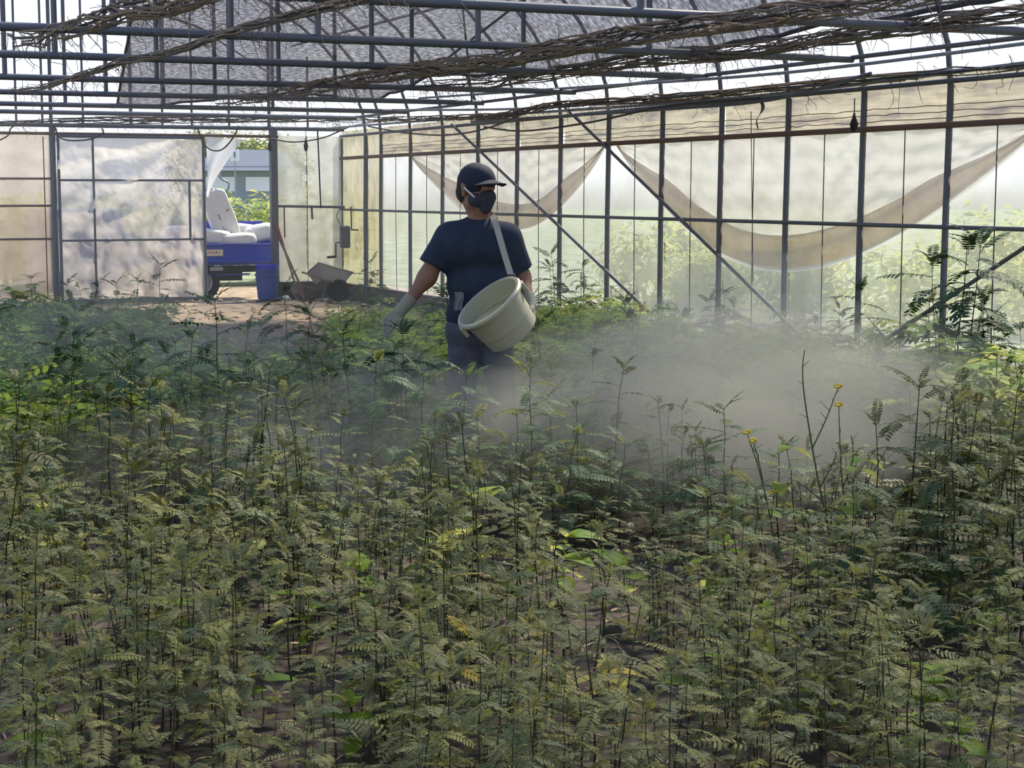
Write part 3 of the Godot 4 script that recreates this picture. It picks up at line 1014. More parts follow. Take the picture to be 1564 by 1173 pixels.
# ---------------------------------------------------------------- things round the doorway
func doorway_things() -> void:
	var B := Basis(DN, Vector3.UP, DL)
	# blue buckets, one set in another
	var bp := at_h(408.5, 458, 0.0)
	bp.y = 0.012
	var labs := ["faded blue bucket at the bottom of the stack by the doorway", "dull blue bucket in the middle of the stack by the doorway", "bright blue bucket on top of the stack by the doorway"]
	for k in 3:
		var o := thing("bucket", bp + Vector3.UP * (0.068 * k), labs[k], "bucket", "nested blue buckets")
		var mb := MB.new()
		var hh := 0.36
		mb.lathe(Vector3.ZERO, Basis.IDENTITY, [Vector2(0.0, 0.0), Vector2(0.133, 0.0), Vector2(0.138, 0.006), Vector2(0.165, hh), Vector2(0.158, hh), Vector2(0.131, 0.01), Vector2(0.0, 0.01)], 24)
		part_here("pail", mb.mesh(), M.blue_bucket if k == 2 else M.blue_dull, o)
		var rb := MB.new()
		rb.lathe(Vector3.ZERO, Basis.IDENTITY, [Vector2(0.163, hh - 0.03), Vector2(0.174, hh - 0.03), Vector2(0.176, hh), Vector2(0.16, hh + 0.004)], 24)
		rb.lathe(Vector3.ZERO, Basis.IDENTITY, [Vector2(0.16, hh - 0.07), Vector2(0.169, hh - 0.07), Vector2(0.17, hh - 0.06), Vector2(0.163, hh - 0.06)], 24)
		part_here("rim", rb.mesh(), M.blue_bucket if k == 2 else M.blue_dull, o)
		if k == 2:
			var w := MB.new()
			var pts := []
			for i in 11:
				var a := PI * i / 10.0
				pts.append(Vector3(0.172 * cos(a), hh - 0.04 - 0.05 * sin(a), 0.178 * sin(a)))
			w.tube(pts, 0.004, 0.004, 5)
			part_here("handle", w.mesh(), M.wire, o, "thin wire handle")
	# utility truck outside the door
	var tp := st(-1.2, 1.9, -0.05)
	var tr := thing("utility_truck", tp, "small blue flatbed truck loaded with white sacks outside the doorway", "truck")
	var x := func(called: String, s: float, t: float, h: float, hs: float, ht: float, hh: float, m: Material, label := "") -> MeshInstance3D:
		var mb := MB.new()
		mb.cbox(st(s, t, h), Vector3(ht, hh, hs), 0.008, B)
		return part(called, mb, m, tr, label)
	var side: MeshInstance3D = x.call("side_panel", -0.6, 1.95, 0.64, 0.022, 1.15, 0.145, M.blue)
	x.call("side_rib", -0.57, 1.95, 0.775, 0.02, 1.15, 0.015, M.blue)
	x.call("side_rib", -0.57, 1.95, 0.53, 0.02, 1.15, 0.015, M.blue)
	x.call("far_board", -1.75, 1.3, 0.8, 0.022, 0.55, 0.3, M.blue)
	x.call("tailboard", -1.18, 0.82, 0.66, 0.58, 0.022, 0.16, M.blue)
	x.call("headboard", -1.18, 3.08, 0.72, 0.58, 0.022, 0.24, M.blue)
	x.call("bed_floor", -1.18, 1.95, 0.49, 0.58, 1.13, 0.02, M.blue_dull)
	x.call("chassis_rail", -0.85, 1.95, 0.39, 0.03, 1.2, 0.035, M.black)
	x.call("chassis_rail", -1.5, 1.95, 0.39, 0.03, 1.2, 0.035, M.black)
	x.call("step_bar", -0.68, 1.62, 0.33, 0.02, 0.36, 0.014, M.blue_dull)
	x.call("tool_box", -0.95, 1.55, 0.3, 0.12, 0.22, 0.07, M.black)
	x.call("bracket", -0.62, 1.78, 0.42, 0.015, 0.1, 0.03, M.rim)
	x.call("cab_shell", -1.15, 3.75, 0.75, 0.6, 0.6, 0.55, M.blue_dull)
	x.call("engine_cover", -0.66, 2.55, 0.45, 0.1, 0.3, 0.28, M.wood)
	# name plate with worn lettering
	var pl: MeshInstance3D = x.call("name_plate", -0.571, 1.87, 0.66, 0.004, 0.18, 0.05, M.plate, "worn cream name plate with reddish lettering")
	for k in 7:
		var mb := MB.new()
		mb.box(st(-0.565, 1.99 - 0.04 * k, 0.662), Vector3(0.012 if k % 2 else 0.008, 0.016 if k % 3 else 0.01, 0.002), B * Basis(Vector3(0, 0, 1), 0.3))
		var o := part("plate_mark", mb, M.print_red, pl)
	for wk in [[-0.74, 0], [-1.62, 1]]:
		for t in [1.98, 3.7]:
			var wp := st(wk[0], t, 0.215)
			var WB := Basis(DN, DL, DN.cross(DL))
			var wm := MB.new()
			wm.lathe(wp, WB, [Vector2(0.15, -0.07), Vector2(0.2, -0.085), Vector2(0.245, -0.08), Vector2(0.262, -0.06), Vector2(0.265, 0.06), Vector2(0.245, 0.08), Vector2(0.2, 0.085), Vector2(0.15, 0.07)], 28)
			for k in 28:
				var a := TAU * k / 28.0
				var rd := WB * Vector3(cos(a), 0, sin(a))
				wm.box(wp + rd * 0.266 + DL * (0.04 if k % 2 else -0.04), Vector3(0.012, 0.012, 0.04), Basis(WB * Vector3(-sin(a), 0, cos(a)), rd, DL))
			var wh := part("wheel", wm, M.rubber, tr)
			var rm := MB.new()
			rm.lathe(wp, WB, [Vector2(0.155, 0.055), Vector2(0.15, 0.07), Vector2(0.13, 0.06), Vector2(0.12, 0.02), Vector2(0.06, 0.03), Vector2(0.05, 0.05), Vector2(0.0, 0.05)], 24)
			part("rim", rm, M.rim, wh)
	# white sacks on the bed
	var nz := FastNoiseLite.new()
	nz.seed = 12; nz.frequency = 0.03
	var sk := [
		[on_end(339, 334, -0.95), Vector3(0.2, 0.44, 0.09), -0.35, "tall white sack leaning up over the truck bed, faint grey and red print"],
		[on_end(322, 362, -0.85), Vector3(0.28, 0.12, 0.2), 0.1, "plump white sack lying beside the tall leaning one"],
		[on_end(362, 366, -0.8), Vector3(0.27, 0.1, 0.22), -0.05, "bright white sack lying along the near edge of the truck bed"],
		[on_end(372, 352, -1.3), Vector3(0.26, 0.1, 0.2), 0.12, "crumpled white sack lying across the back of the truck bed"],
		[on_end(396, 356, -1.0), Vector3(0.22, 0.13, 0.22), -0.25, "rumpled white sack at the tail end of the truck bed"],
		[on_end(285, 360, -1.0), Vector3(0.32, 0.14, 0.22), 0.05, "white sack dimly seen through the sliding door film"],
	]
	for a in sk:
		var p: Vector3 = a[0]
		var o := thing("sack", p, a[3], "sack", "white sacks on the truck bed")
		var SB: Basis = B * Basis(Vector3(0, 0, 1), a[2])
		var mb := MB.new()
		mb.blob(p, a[1], SB, 22, 14, nz, 0.12, 0.48)
		var bag := part("bag", mb, M.sack, o)
		var hv: Vector3 = a[1]
		var kn := MB.new()
		var e := p + SB * Vector3(hv.x * 0.98 if hv.x > hv.y else 0.0, 0.0 if hv.x > hv.y else hv.y * 0.98, 0)
		var dir := (e - p).normalized()
		kn.tube([e - dir * 0.03, e + dir * 0.015, e + dir * 0.05], 0.03, 0.05, 8)
		part("tied_neck", kn, M.sack, bag)
		if a[1].y > 0.3:
			for q in [[-0.1, 0.1, 0.02, 0.012, M.print_red], [0.05, 0.02, 0.012, 0.07, M.print_grey], [0.0, -0.12, 0.06, 0.01, M.print_grey], [0.01, -0.16, 0.05, 0.01, M.print_grey]]:
				var pm := MB.new()
				pm.box(p + SB * Vector3(q[0], q[1], hv.z * 0.98), Vector3(q[2], q[3], 0.004), SB)
				part("print_mark", pm, q[4], bag)
	# long tools leaning on the doorway post
	var tools := [[[421, 338], [457, 452], "rusty-topped long shovel leaning beside the doorway post", 0.2], [[421, 351], [466, 447], "second long-handled spade leaning behind the rusty-topped one", 0.12]]
	for k in 2:
		var a: Array = tools[k]
		var p0 := on_end(a[0][0], a[0][1], 0.1 + 0.04 * k)
		var p1 := on_end(a[1][0], a[1][1], 0.75 - 0.1 * k)
		p1.y = 0.06
		var o := thing("shovel", p1, a[2], "shovel", "long tools by the doorway")
		var hb := MB.new(); hb.tube([p0, p0.lerp(p1, 0.85)], 0.016, 0.016, 8); part("handle", hb, M.wood, o)
		var gb := MB.new(); gb.tube([p0, p0.lerp(p1, 0.32)], 0.019, 0.019, 8); part("grip", gb, M.shaft_red, o, "rusty red upper shaft")
		var dirv := (p1 - p0).normalized()
		var sd := DN
		var g := []
		for i in 6:
			var f := i / 5.0
			var c := p0.lerp(p1, 0.83) + dirv * 0.3 * f
			var w := 0.1 * sqrt(maxf(0.02, 1.0 - f * f * 0.9))
			g.append([c - sd * w + DL * 0.02, c, c + sd * w + DL * 0.02])
		var bb := MB.new(); bb.sheet(g); part("blade", bb, M.rust, o)
	# rods standing against the pale panels
	for a in [[434, 316, 435, 363, 0.012, M.shaft_red, "thin rusty rod hanging on the pale panel by the doorway"], [485, 198, 490, 318, 0.012, M.black, "thin black rod hanging before the pale panels"], [476, 316, 477, 335, 0.016, M.wire, "short dark stick hooked on the panels' middle rail"]]:
		var mb := MB.new(); mb.tube([on_end(a[0], a[1], 0.08), on_end(a[2], a[3], 0.08)], a[4], a[4], 6)
		single("rod", mb, a[5], a[6], "rod")
	# wheelbarrow tipped against the curb
	var wp := at_h(505, 459, 0.0)
	wp.y = 0.0
	var wb := thing("wheelbarrow", wp, "old grey wheelbarrow with black wheel in the corner below the winch", "wheelbarrow")
	var TB := B * Basis(Vector3(0, 0, 1), 0.28) * Basis(Vector3(1, 0, 0), -0.4)
	var rim := []
	var low := []
	var tc := wp + Vector3(-0.02, 0.29, 0.0)
	for k in 5:
		var q: Vector2 = [Vector2(-1, -1), Vector2(1, -1), Vector2(1, 1), Vector2(-1, 1), Vector2(-1, -1)][k]
		rim.append(tc + TB * Vector3(q.x * 0.27, 0.12, q.y * 0.22))
		low.append(tc + TB * Vector3(q.x * 0.16 - 0.02, -0.06, q.y * 0.14))
	var tm := MB.new()
	for k in 4:
		tm.quad(rim[k], rim[k + 1], low[k + 1], low[k])
	tm.quad(low[0], low[1], low[2], low[3])
	tm.tube(rim, 0.012, 0.012, 6)
	part("tray", tm, M.tray, wb)
	for q in [-0.18, 0.18]:
		var hm := MB.new(); hm.tube([tc + TB * Vector3(-0.3, -0.02, q * 0.6), tc + TB * Vector3(0.1, -0.1, q), tc + TB * Vector3(0.5, -0.1, q * 1.3)], 0.014, 0.014, 7)
		part("handle", hm, M.wood, wb)
		var lm := MB.new(); lm.tube([tc + TB * Vector3(0.1, -0.1, q), wp + B * Vector3(0.2, 0.0, q)], 0.012, 0.012, 6)
		part("leg", lm, M.steel, wb)
	var wc := at_depth(517, 441, 24.3)
	var wlm := MB.new()
	wlm.lathe(Vector3(wc.x, 0.15, wc.z), Basis(DN, DL, DN.cross(DL)), [Vector2(0.03, -0.03), Vector2(0.09, -0.03), Vector2(0.13, -0.04), Vector2(0.16, -0.02), Vector2(0.16, 0.02), Vector2(0.13, 0.04), Vector2(0.09, 0.03), Vector2(0.03, 0.03)], 20)
	part("wheel", wlm, M.rubber, wb)
	# hand winch for the roll-up film
	var vp := on_end(527, 362, 0.5)
	var vw := thing("hand_winch", vp, "dark hand winch with crank on the corner post of the long wall", "winch")
	var vb := MB.new(); vb.cbox(vp, Vector3(0.07, 0.16, 0.05), 0.015, B); part("gear_box", vb, M.steel, vw)
	var vc := MB.new(); vc.tube([on_end(519, 370, 0.57), on_end(513, 371, 0.59), on_end(513, 392, 0.59)], 0.012, 0.012, 7); part("crank_arm", vc, M.wire, vw)
	var vg := MB.new(); vg.tube([on_end(513, 392, 0.59), on_end(500, 393, 0.61)], 0.018, 0.018, 8); part("crank_grip", vg, M.black, vw)
	for e in [[536, 316, 537, 352, 0.012], [536, 351, 570, 351, 0.014], [545, 379, 571, 381, 0.012], [557, 318, 559, 340, 0.008]]:
		var eb := MB.new(); eb.tube([on_end(e[0], e[1], 0.5), on_end(e[2], e[3], 0.5)], e[4], e[4], 6); part("bracket", eb, M.rust, vw)
	var vch := MB.new(); vch.tube(smooth([on_end(520, 318, 0.55), on_end(514, 330, 0.55), on_end(519, 342, 0.55), on_end(522, 352, 0.55)], 4), 0.006, 0.006, 5); part("chain", vch, M.wire, vw)
	# pale rubble and dry sticks by the curb
	var rn := FastNoiseLite.new()
	rn.seed = 5; rn.frequency = 0.04
	for k in 5:
		var q: Array = [[437, 456, "pale crumpled plastic scrap beside the blue buckets"], [446, 452, "small grey clod against the curb between buckets and shovels"], [481, 452, "grey lump of dry earth below the wheelbarrow handles"], [428, 458, "small pale stone at the foot of the bucket stack"], [470, 455, "flat grey clod where the shovels meet the floor"]][k]
		var p := at_h(q[0], q[1], 0.02)
		var mb := MB.new(); mb.blob(p, Vector3(0.07, 0.04, 0.05), Basis(Vector3.UP, k), 9, 6, rn, 0.5)
		single("rubble_lump", mb, M.sack if k == 0 else M.concrete, q[2], "rubble", "rubble along the curb")

# ---------------------------------------------------------------- a body from rounded bones
# prims: [a, b, radius at a, radius at b, flat end at b, scale across view]
func net(prims: Array, cell: float, k: float, mb: MB) -> void:
	var lo := Vector3.INF
	var hi := -Vector3.INF
	var m := 0.03 + k
	for q in prims:
		var r := maxf(q[2], q[3]) + cell * 3.0
		lo = lo.min((q[0] as Vector3).min(q[1]) - Vector3.ONE * r)
		hi = hi.max((q[0] as Vector3).max(q[1]) + Vector3.ONE * r)
	var nx := int((hi.x - lo.x) / cell) + 2
	var ny := int((hi.y - lo.y) / cell) + 2
	var nz := int((hi.z - lo.z) / cell) + 2
	var fld := PackedFloat32Array()
	fld.resize(nx * ny * nz)
	fld.fill(9.0)
	for q in prims:
		var a: Vector3 = q[0]
		var b: Vector3 = q[1]
		var ra: float = q[2]
		var rb: float = q[3]
		var ends: bool = q.size() > 4 and q[4]
		var r := maxf(ra, rb) + m
		var l := ((a.min(b) - Vector3.ONE * r) - lo) / cell
		var h := ((a.max(b) + Vector3.ONE * r) - lo) / cell
		var ab := b - a
		var L2 := maxf(ab.length_squared(), 1e-9)
		var dir := ab / sqrt(L2)
		for z in range(maxi(0, int(l.z)), mini(nz, int(h.z) + 2)):
			for y in range(maxi(0, int(l.y)), mini(ny, int(h.y) + 2)):
				var base := (z * ny + y) * nx
				for x in range(maxi(0, int(l.x)), mini(nx, int(h.x) + 2)):
					var p := lo + Vector3(x, y, z) * cell
					var f := clampf((p - a).dot(ab) / L2, 0.0, 1.0)
					var d := p.distance_to(a + ab * f) - lerpf(ra, rb, f)
					if ends: d = maxf(d, (p - b).dot(dir))
					var e := fld[base + x]
					if e - d >= k: fld[base + x] = d
					elif d - e < k:
						var t := 0.5 + 0.5 * (e - d) / k
						fld[base + x] = lerpf(e, d, t) - k * t * (1.0 - t)
	var ids := {}
	var offs := [0, 1, nx, nx + 1, nx * ny, nx * ny + 1, nx * ny + nx, nx * ny + nx + 1]
	for z in nz - 1:
		for y in ny - 1:
			var base := (z * ny + y) * nx
			for x in nx - 1:
				var i := base + x
				if absf(fld[i]) > cell * 2.0: continue
				var neg := 0
				for o in 8:
					if fld[i + offs[o]] < 0.0: neg += 1
				if neg == 0 or neg == 8: continue
				var sum := Vector3.ZERO
				var cnt := 0
				for e in [[0, 1], [2, 3], [4, 5], [6, 7], [0, 2], [1, 3], [4, 6], [5, 7], [0, 4], [1, 5], [2, 6], [3, 7]]:
					var u := fld[i + offs[e[0]]]
					var v := fld[i + offs[e[1]]]
					if (u < 0.0) == (v < 0.0): continue
					var t := u / (u - v)
					var pa := Vector3(e[0] & 1, (e[0] >> 1) & 1, e[0] >> 2)
					var pb := Vector3(e[1] & 1, (e[1] >> 1) & 1, e[1] >> 2)
					sum += pa.lerp(pb, t)
					cnt += 1
				var gr := Vector3(fld[i + 1] - fld[i] + fld[i + offs[7]] - fld[i + offs[6]], fld[i + offs[2]] - fld[i] + fld[i + offs[7]] - fld[i + offs[5]], fld[i + offs[4]] - fld[i] + fld[i + offs[7]] - fld[i + offs[3]])
				ids[i] = mb.vert(lo + (Vector3(x, y, z) + sum / cnt) * cell, gr.normalized())
	for i in ids:
		for ax in [[1, nx, nx * ny], [nx, nx * ny, 1], [nx * ny, 1, nx]]:
			if (fld[i] < 0.0) == (fld[i + ax[0]] < 0.0): continue
			var a: int = i
			var b: int = i - ax[1]
			var c: int = i - ax[1] - ax[2]
			var d: int = i - ax[2]
			if ids.has(b) and ids.has(c) and ids.has(d):
				mb.tri(ids[a], ids[b], ids[c]); mb.tri(ids[a], ids[c], ids[d])

const PZ := 9.06
func P(px: float, py: float, fwd := 0.0) -> Vector3:
	return at_depth(px, py, PZ - fwd)

# five-fingered hand: wrist w, along a (to fingertips), palm normal n, thumb side s; curl in radians
func hand(w: Vector3, a: Vector3, n: Vector3, s: Vector3, curl: float) -> Array:
	var out := []
	var kn := w + a * 0.09
	for i in 4:
		var o := s * (0.03 - 0.02 * i)
		out.append([w + o * 0.6 + a * 0.01, kn + o, 0.017, 0.0125])
	for i in 4:
		var o := s * (0.033 - 0.022 * i)
		var L: float = [0.07, 0.078, 0.073, 0.057][i]
		var p := kn + o
		var dir := a
		for j in 3:
			dir = dir.rotated(n.cross(a).normalized(), -curl * (0.6 + 0.3 * j) - 0.04 * i).normalized()
			var q: Vector3 = p + dir * L * [0.45, 0.32, 0.23][j]
			out.append([p, q, 0.0098 - 0.0008 * j, 0.009 - 0.0008 * j])
			p = q
	var t0 := w + a * 0.025 + s * 0.025
	var t1 := t0 + (s * 0.8 + a * 0.6 + n * 0.25).normalized() * 0.045
	var t2 := t1 + (s * 0.35 + a * 0.9 + n * 0.3).normalized() * 0.032
	out.append([t0, t1, 0.014, 0.012])
	out.append([t1, t2, 0.0115, 0.0095])
	return out

func worker() -> void:
	var foot := Vector3(P(733, 400).x, 0, -PZ)
	var o := thing("person", foot, "person in dark cap and navy shirt scattering powder from a tub at the hip", "person")
	var neck := P(731, 332)
	var sr := P(684, 361)
	var sl := P(777, 362)
	var er := P(652, 424, 0.03)
	var el := P(797, 424, -0.06)
	var wr := P(613, 474, 0.1)
	var wl := P(811, 466, 0.09)
	var hr := P(712, 520)
	var hl := P(755, 520)
	var kr := Vector3(P(702, 0).x, 0.47, -PZ + 0.06)
	var kl := Vector3(P(768, 0).x, 0.47, -PZ + 0.02)
	var ar := Vector3(P(700, 0).x, 0.08, -PZ - 0.02)
	var al := Vector3(P(772, 0).x, 0.08, -PZ - 0.02)
	# head in its own axes: -z face
	var hc := P(727, 290, 0.0)
	var HB := Basis(Vector3.UP, -PI - 0.0) * Basis(Vector3.UP, 0.85)
	HB = Basis(HB.x, -0.16) * HB
	var hd := func(x: float, y: float, z: float) -> Vector3: return hc + HB * Vector3(x, y, z)
	var body := [
		[neck + Vector3(0, 0.06, 0.0), neck + Vector3(0, -0.04, -0.01), 0.056, 0.062],
		[sr + Vector3(0.03, 0, 0), sl - Vector3(0.03, 0, 0), 0.055, 0.055],
		[P(704, 375), P(760, 375), 0.1, 0.1], [P(708, 430), P(758, 430), 0.09, 0.09], [P(710, 495), P(758, 495), 0.095, 0.095],
		[sr, er, 0.058, 0.043], [sl, el, 0.056, 0.042], [er, wr, 0.042, 0.027], [el, wl, 0.041, 0.027],
		[hr, kr, 0.085, 0.056], [hl, kl, 0.085, 0.056], [kr, ar, 0.053, 0.038], [kl, al, 0.053, 0.038],
		[ar, ar + Vector3(-0.02, -0.035, 0.15), 0.04, 0.035], [al, al + Vector3(0.02, -0.035, 0.15), 0.04, 0.035],
	]
	var mb := MB.new()
	net(body, 0.012, 0.05, mb)
	var head := [
		[hd.call(0, 0.035, 0.02), hd.call(0, 0.03, -0.015), 0.083, 0.08], [hd.call(0, -0.03, -0.03), hd.call(0, -0.085, -0.055), 0.064, 0.04],
		[hd.call(-0.03, -0.06, -0.03), hd.call(0.03, -0.06, -0.03), 0.045, 0.045], [hd.call(0, -0.04, 0.03), neck + Vector3(0, 0.02, 0), 0.056, 0.056],
		[hd.call(0, 0.005, -0.096), hd.call(0, -0.03, -0.115), 0.009, 0.014], [hd.call(-0.035, 0.025, -0.083), hd.call(0.035, 0.025, -0.083), 0.014, 0.014],
		[hd.call(-0.02, -0.062, -0.09), hd.call(0.02, -0.062, -0.09), 0.009, 0.009],
		[hd.call(-0.083, 0.02, 0.012), hd.call(-0.086, -0.03, 0.004), 0.016, 0.01], [hd.call(0.083, 0.02, 0.012), hd.call(0.086, -0.03, 0.004), 0.016, 0.01],
	]
	net(head, 0.006, 0.02, mb)
	part("body", mb, M.skin, o)
	for e in [-1, 1]:
		var eb := MB.new(); eb.blob(hd.call(0.032 * e, 0.0, -0.086), Vector3(0.014, 0.008, 0.008), HB, 10, 6)
		part("eye", eb, M.black, o)
	var hairb := MB.new()
	net([[hd.call(0, 0.03, 0.03), hd.call(0, -0.02, 0.05), 0.087, 0.07], [hd.call(-0.075, 0.02, 0.0), hd.call(-0.078, 0.0, -0.01), 0.012, 0.008], [hd.call(0.075, 0.02, 0.0), hd.call(0.078, 0.0, -0.01), 0.012, 0.008]], 0.008, 0.02, hairb)
	part("hair", hairb, M.hair, o)
	# cap
	var cap := MB.new()
	net([[hd.call(0, 0.046, 0.012), hd.call(0, 0.045, -0.012), 0.088, 0.086], [hd.call(0, 0.05, 0.01), hd.call(0, 0.05, -0.01), 0.091, 0.089]], 0.008, 0.02, cap)
	part("cap", cap, M.cap, o)
	var bg := []
	for i in 9:
		var row := []
		for j in 13:
			var a := lerpf(-0.95, 0.95, j / 12.0)
			var rr := 0.088 + 0.078 * (i / 8.0) * pow(cos(a), 0.7)
			row.append(hd.call(rr * sin(a), 0.072 - 0.012 * (i / 8.0) - 0.03 * a * a, -rr * cos(a) * 1.0))
		bg.append(row)
	var bl := MB.new(); bl.sheet(bg)
	var under := []
	for row in bg:
		var rr := []
		for p in row: rr.append(p - HB.y * 0.004)
		under.append(rr)
	bl.sheet(under)
	bl.tube(bg[8], 0.003, 0.003, 5)
	part("cap_bill", bl, M.cap, o)
	var btn := MB.new(); btn.blob(hd.call(0, 0.138, 0.0), Vector3(0.009, 0.006, 0.009), HB, 8, 5); part("cap_button", btn, M.cap, o)
	# face mask
	var mk := MB.new()
	net([[hd.call(0, -0.028, -0.083), hd.call(0, -0.08, -0.078), 0.05, 0.038], [hd.call(-0.045, -0.045, -0.045), hd.call(0.045, -0.045, -0.045), 0.042, 0.042]], 0.007, 0.02, mk)
	part("face_mask", mk, M.mask, o)
	for e in [-1.0, 1.0]:
		var sb := MB.new(); sb.tube([hd.call(0.074 * e, -0.03, -0.065), hd.call(0.089 * e, 0.0, -0.02), hd.call(0.093 * e, 0.02, 0.015)], 0.005, 0.005, 6)
		part("mask_strap", sb, M.mask_strap, o)
	# shirt
	var sh := MB.new()
	net([
		[neck + Vector3(0, -0.055, -0.02), sr + Vector3(0.02, 0.0, 0), 0.066, 0.066], [neck + Vector3(0, -0.055, -0.02), sl + Vector3(-0.02, 0.0, 0), 0.066, 0.066], [neck + Vector3(0, -0.1, -0.01), neck + Vector3(0, -0.16, 0.0), 0.09, 0.1],
		[P(706, 378), P(758, 378), 0.125, 0.122], [P(714, 435), P(760, 435), 0.112, 0.11], [P(714, 480), P(760, 480), 0.116, 0.114],
		[P(736, 440), P(736, 506), 0.13, 0.132, true],
		[sr + Vector3(0.0, 0, 0), sr.lerp(er, 0.72), 0.068, 0.08, true], [sl, sl.lerp(el, 0.8), 0.066, 0.074, true],
	], 0.011, 0.045, sh)
	part("shirt", sh, M.shirt, o)
	# trousers
	var tr := MB.new()
	net([[P(712, 505), P(758, 505), 0.115, 0.112], [hr, kr, 0.098, 0.072], [hl, kl, 0.098, 0.072], [kr, ar, 0.072, 0.066, true], [kl, al, 0.072, 0.066, true]], 0.013, 0.015, tr)
	part("trousers", tr, M.trousers, o)
	for e in [ar, al]:
		var b := MB.new()
		net([[e + Vector3(0, 0.12, -0.01), e + Vector3(0, -0.03, -0.02), 0.058, 0.05], [e + Vector3(0, -0.03, -0.01), e + Vector3(0, -0.04, 0.16), 0.048, 0.04]], 0.012, 0.03, b)
		part("boot", b, M.boot, o)
	# gloves
	var ga := (wr - er).normalized()
	var g1 := MB.new()
	net([[wr - ga * 0.07, wr + ga * 0.01, 0.037, 0.031]] + hand(wr, (ga + Vector3(-0.25, -0.1, 0.1)).normalized(), Vector3(0.25, -0.55, 0.8).normalized(), Vector3(0.5, -0.75, 0.3).normalized(), 0.22), 0.0045, 0.008, g1)
	part("glove", g1, M.glove, o, "pale work glove flinging powder")
	var gl := (wl - el).normalized()
	var g2 := MB.new()
	net([[wl - gl * 0.06, wl + gl * 0.01, 0.036, 0.03]] + hand(wl, (gl + Vector3(-0.05, -0.3, 0.2)).normalized(), Vector3(-0.9, 0.1, 0.3).normalized(), Vector3(0, 0.3, 0.95).normalized(), 0.3), 0.0045, 0.008, g2)
	part("glove", g2, M.glove, o)
	# towel tucked at the waist
	var tg := []
	for i in 8:
		var row := []
		for j in 6:
			row.append(P(694 + 2.6 * j + 1.5 * sin(i * 0.9), 446 + 4.0 * i, 0.15 + 0.01 * sin(j * 2.2 + i * 0.5)))
		tg.append(row)
	var tb := MB.new(); tb.sheet(tg); part("towel", tb, M.towel, o)

	# tub carried on a strap
	var rc := P(746, 461, 0.36)
	var major := (P(791, 427, 0.36) - P(702, 494, 0.36)).normalized()
	var axis := Vector3(-major.y, major.x, 0).normalized()
	axis = (axis * 0.92 + Vector3(0, 0, 0.3)).normalized()
	var TB := Basis(major, axis, major.cross(axis)).orthonormalized()
	var depth := 0.225
	var base := rc - TB.y * depth
	var t := thing("tub", base, "large off-white plastic tub tilted at the worker's hip, half full of powder", "tub")
	var tm := MB.new()
	tm.lathe(base, TB, [Vector2(0, 0), Vector2(0.135, 0.0), Vector2(0.143, 0.006), Vector2(0.15, 0.075), Vector2(0.154, 0.079), Vector2(0.158, 0.14), Vector2(0.162, 0.144), Vector2(0.18, depth), Vector2(0.174, depth), Vector2(0.14, 0.01), Vector2(0, 0.01)], 40)
	part("shell", tm, M.tub, t)
	var rm := MB.new()
	rm.lathe(base, TB, [Vector2(0.178, depth - 0.022), Vector2(0.192, depth - 0.02), Vector2(0.196, depth - 0.006), Vector2(0.19, depth + 0.004), Vector2(0.176, depth + 0.004), Vector2(0.173, depth - 0.004)], 40)
	part("rim", rm, M.tub, t)
	for e in [-1.0, 1.0]:
		var lg := MB.new(); lg.cbox(base + TB * Vector3(0.19 * e, depth - 0.05, 0.0), Vector3(0.012, 0.03, 0.025), 0.004, TB); part("lug", lg, M.tub, t)
	var pw := MB.new()
	var nz := FastNoiseLite.new()
	nz.seed = 9; nz.frequency = 0.05
	var pg := []
	for i in 9:
		var row := []
		for j in 25:
			var a := TAU * j / 24.0
			var r := 0.155 * i / 8.0
			row.append(base + TB * Vector3(r * cos(a), 0.12 + 0.25 * r * cos(a + PI) + 0.01 * nz.get_noise_2d(r * 300.0, a * 20.0), r * sin(a)))
		pg.append(row)
	pw.sheet(pg)
	part("powder", pw, M.powder, t).set_meta("kind", "stuff")
	# shoulder strap
	var strap := thing("shoulder_strap", P(770, 400, 0.16), "pale webbing strap from the worker's shoulder to the tub rim", "strap")
	var path := smooth([P(742, 330, -0.1), P(749, 327, -0.03), P(755, 336, 0.07), P(763, 362, 0.135), P(771, 390, 0.17), P(779, 416, 0.21), P(783, 428, 0.25)], 5)
	var sg := []
	for i in path.size():
		var dir: Vector3 = (path[mini(i + 1, path.size() - 1)] - path[maxi(i - 1, 0)]).normalized()
		var sd := dir.cross(Vector3(0, 0, 1)).normalized()
		if sd.x < 0: sd = -sd
		var wdt := 0.016
		var th := dir.cross(sd).normalized() * 0.002
		sg.append([path[i] - sd * wdt, path[i] - sd * wdt + th, path[i] + sd * wdt + th, path[i] + sd * wdt, path[i] - sd * wdt])
	var stb := MB.new(); stb.sheet(sg); part("webbing", stb, M.strap, strap)
	var bk := MB.new(); bk.cbox(P(781, 422, 0.235), Vector3(0.02, 0.012, 0.006), 0.003); part("buckle", bk, M.wire, strap)

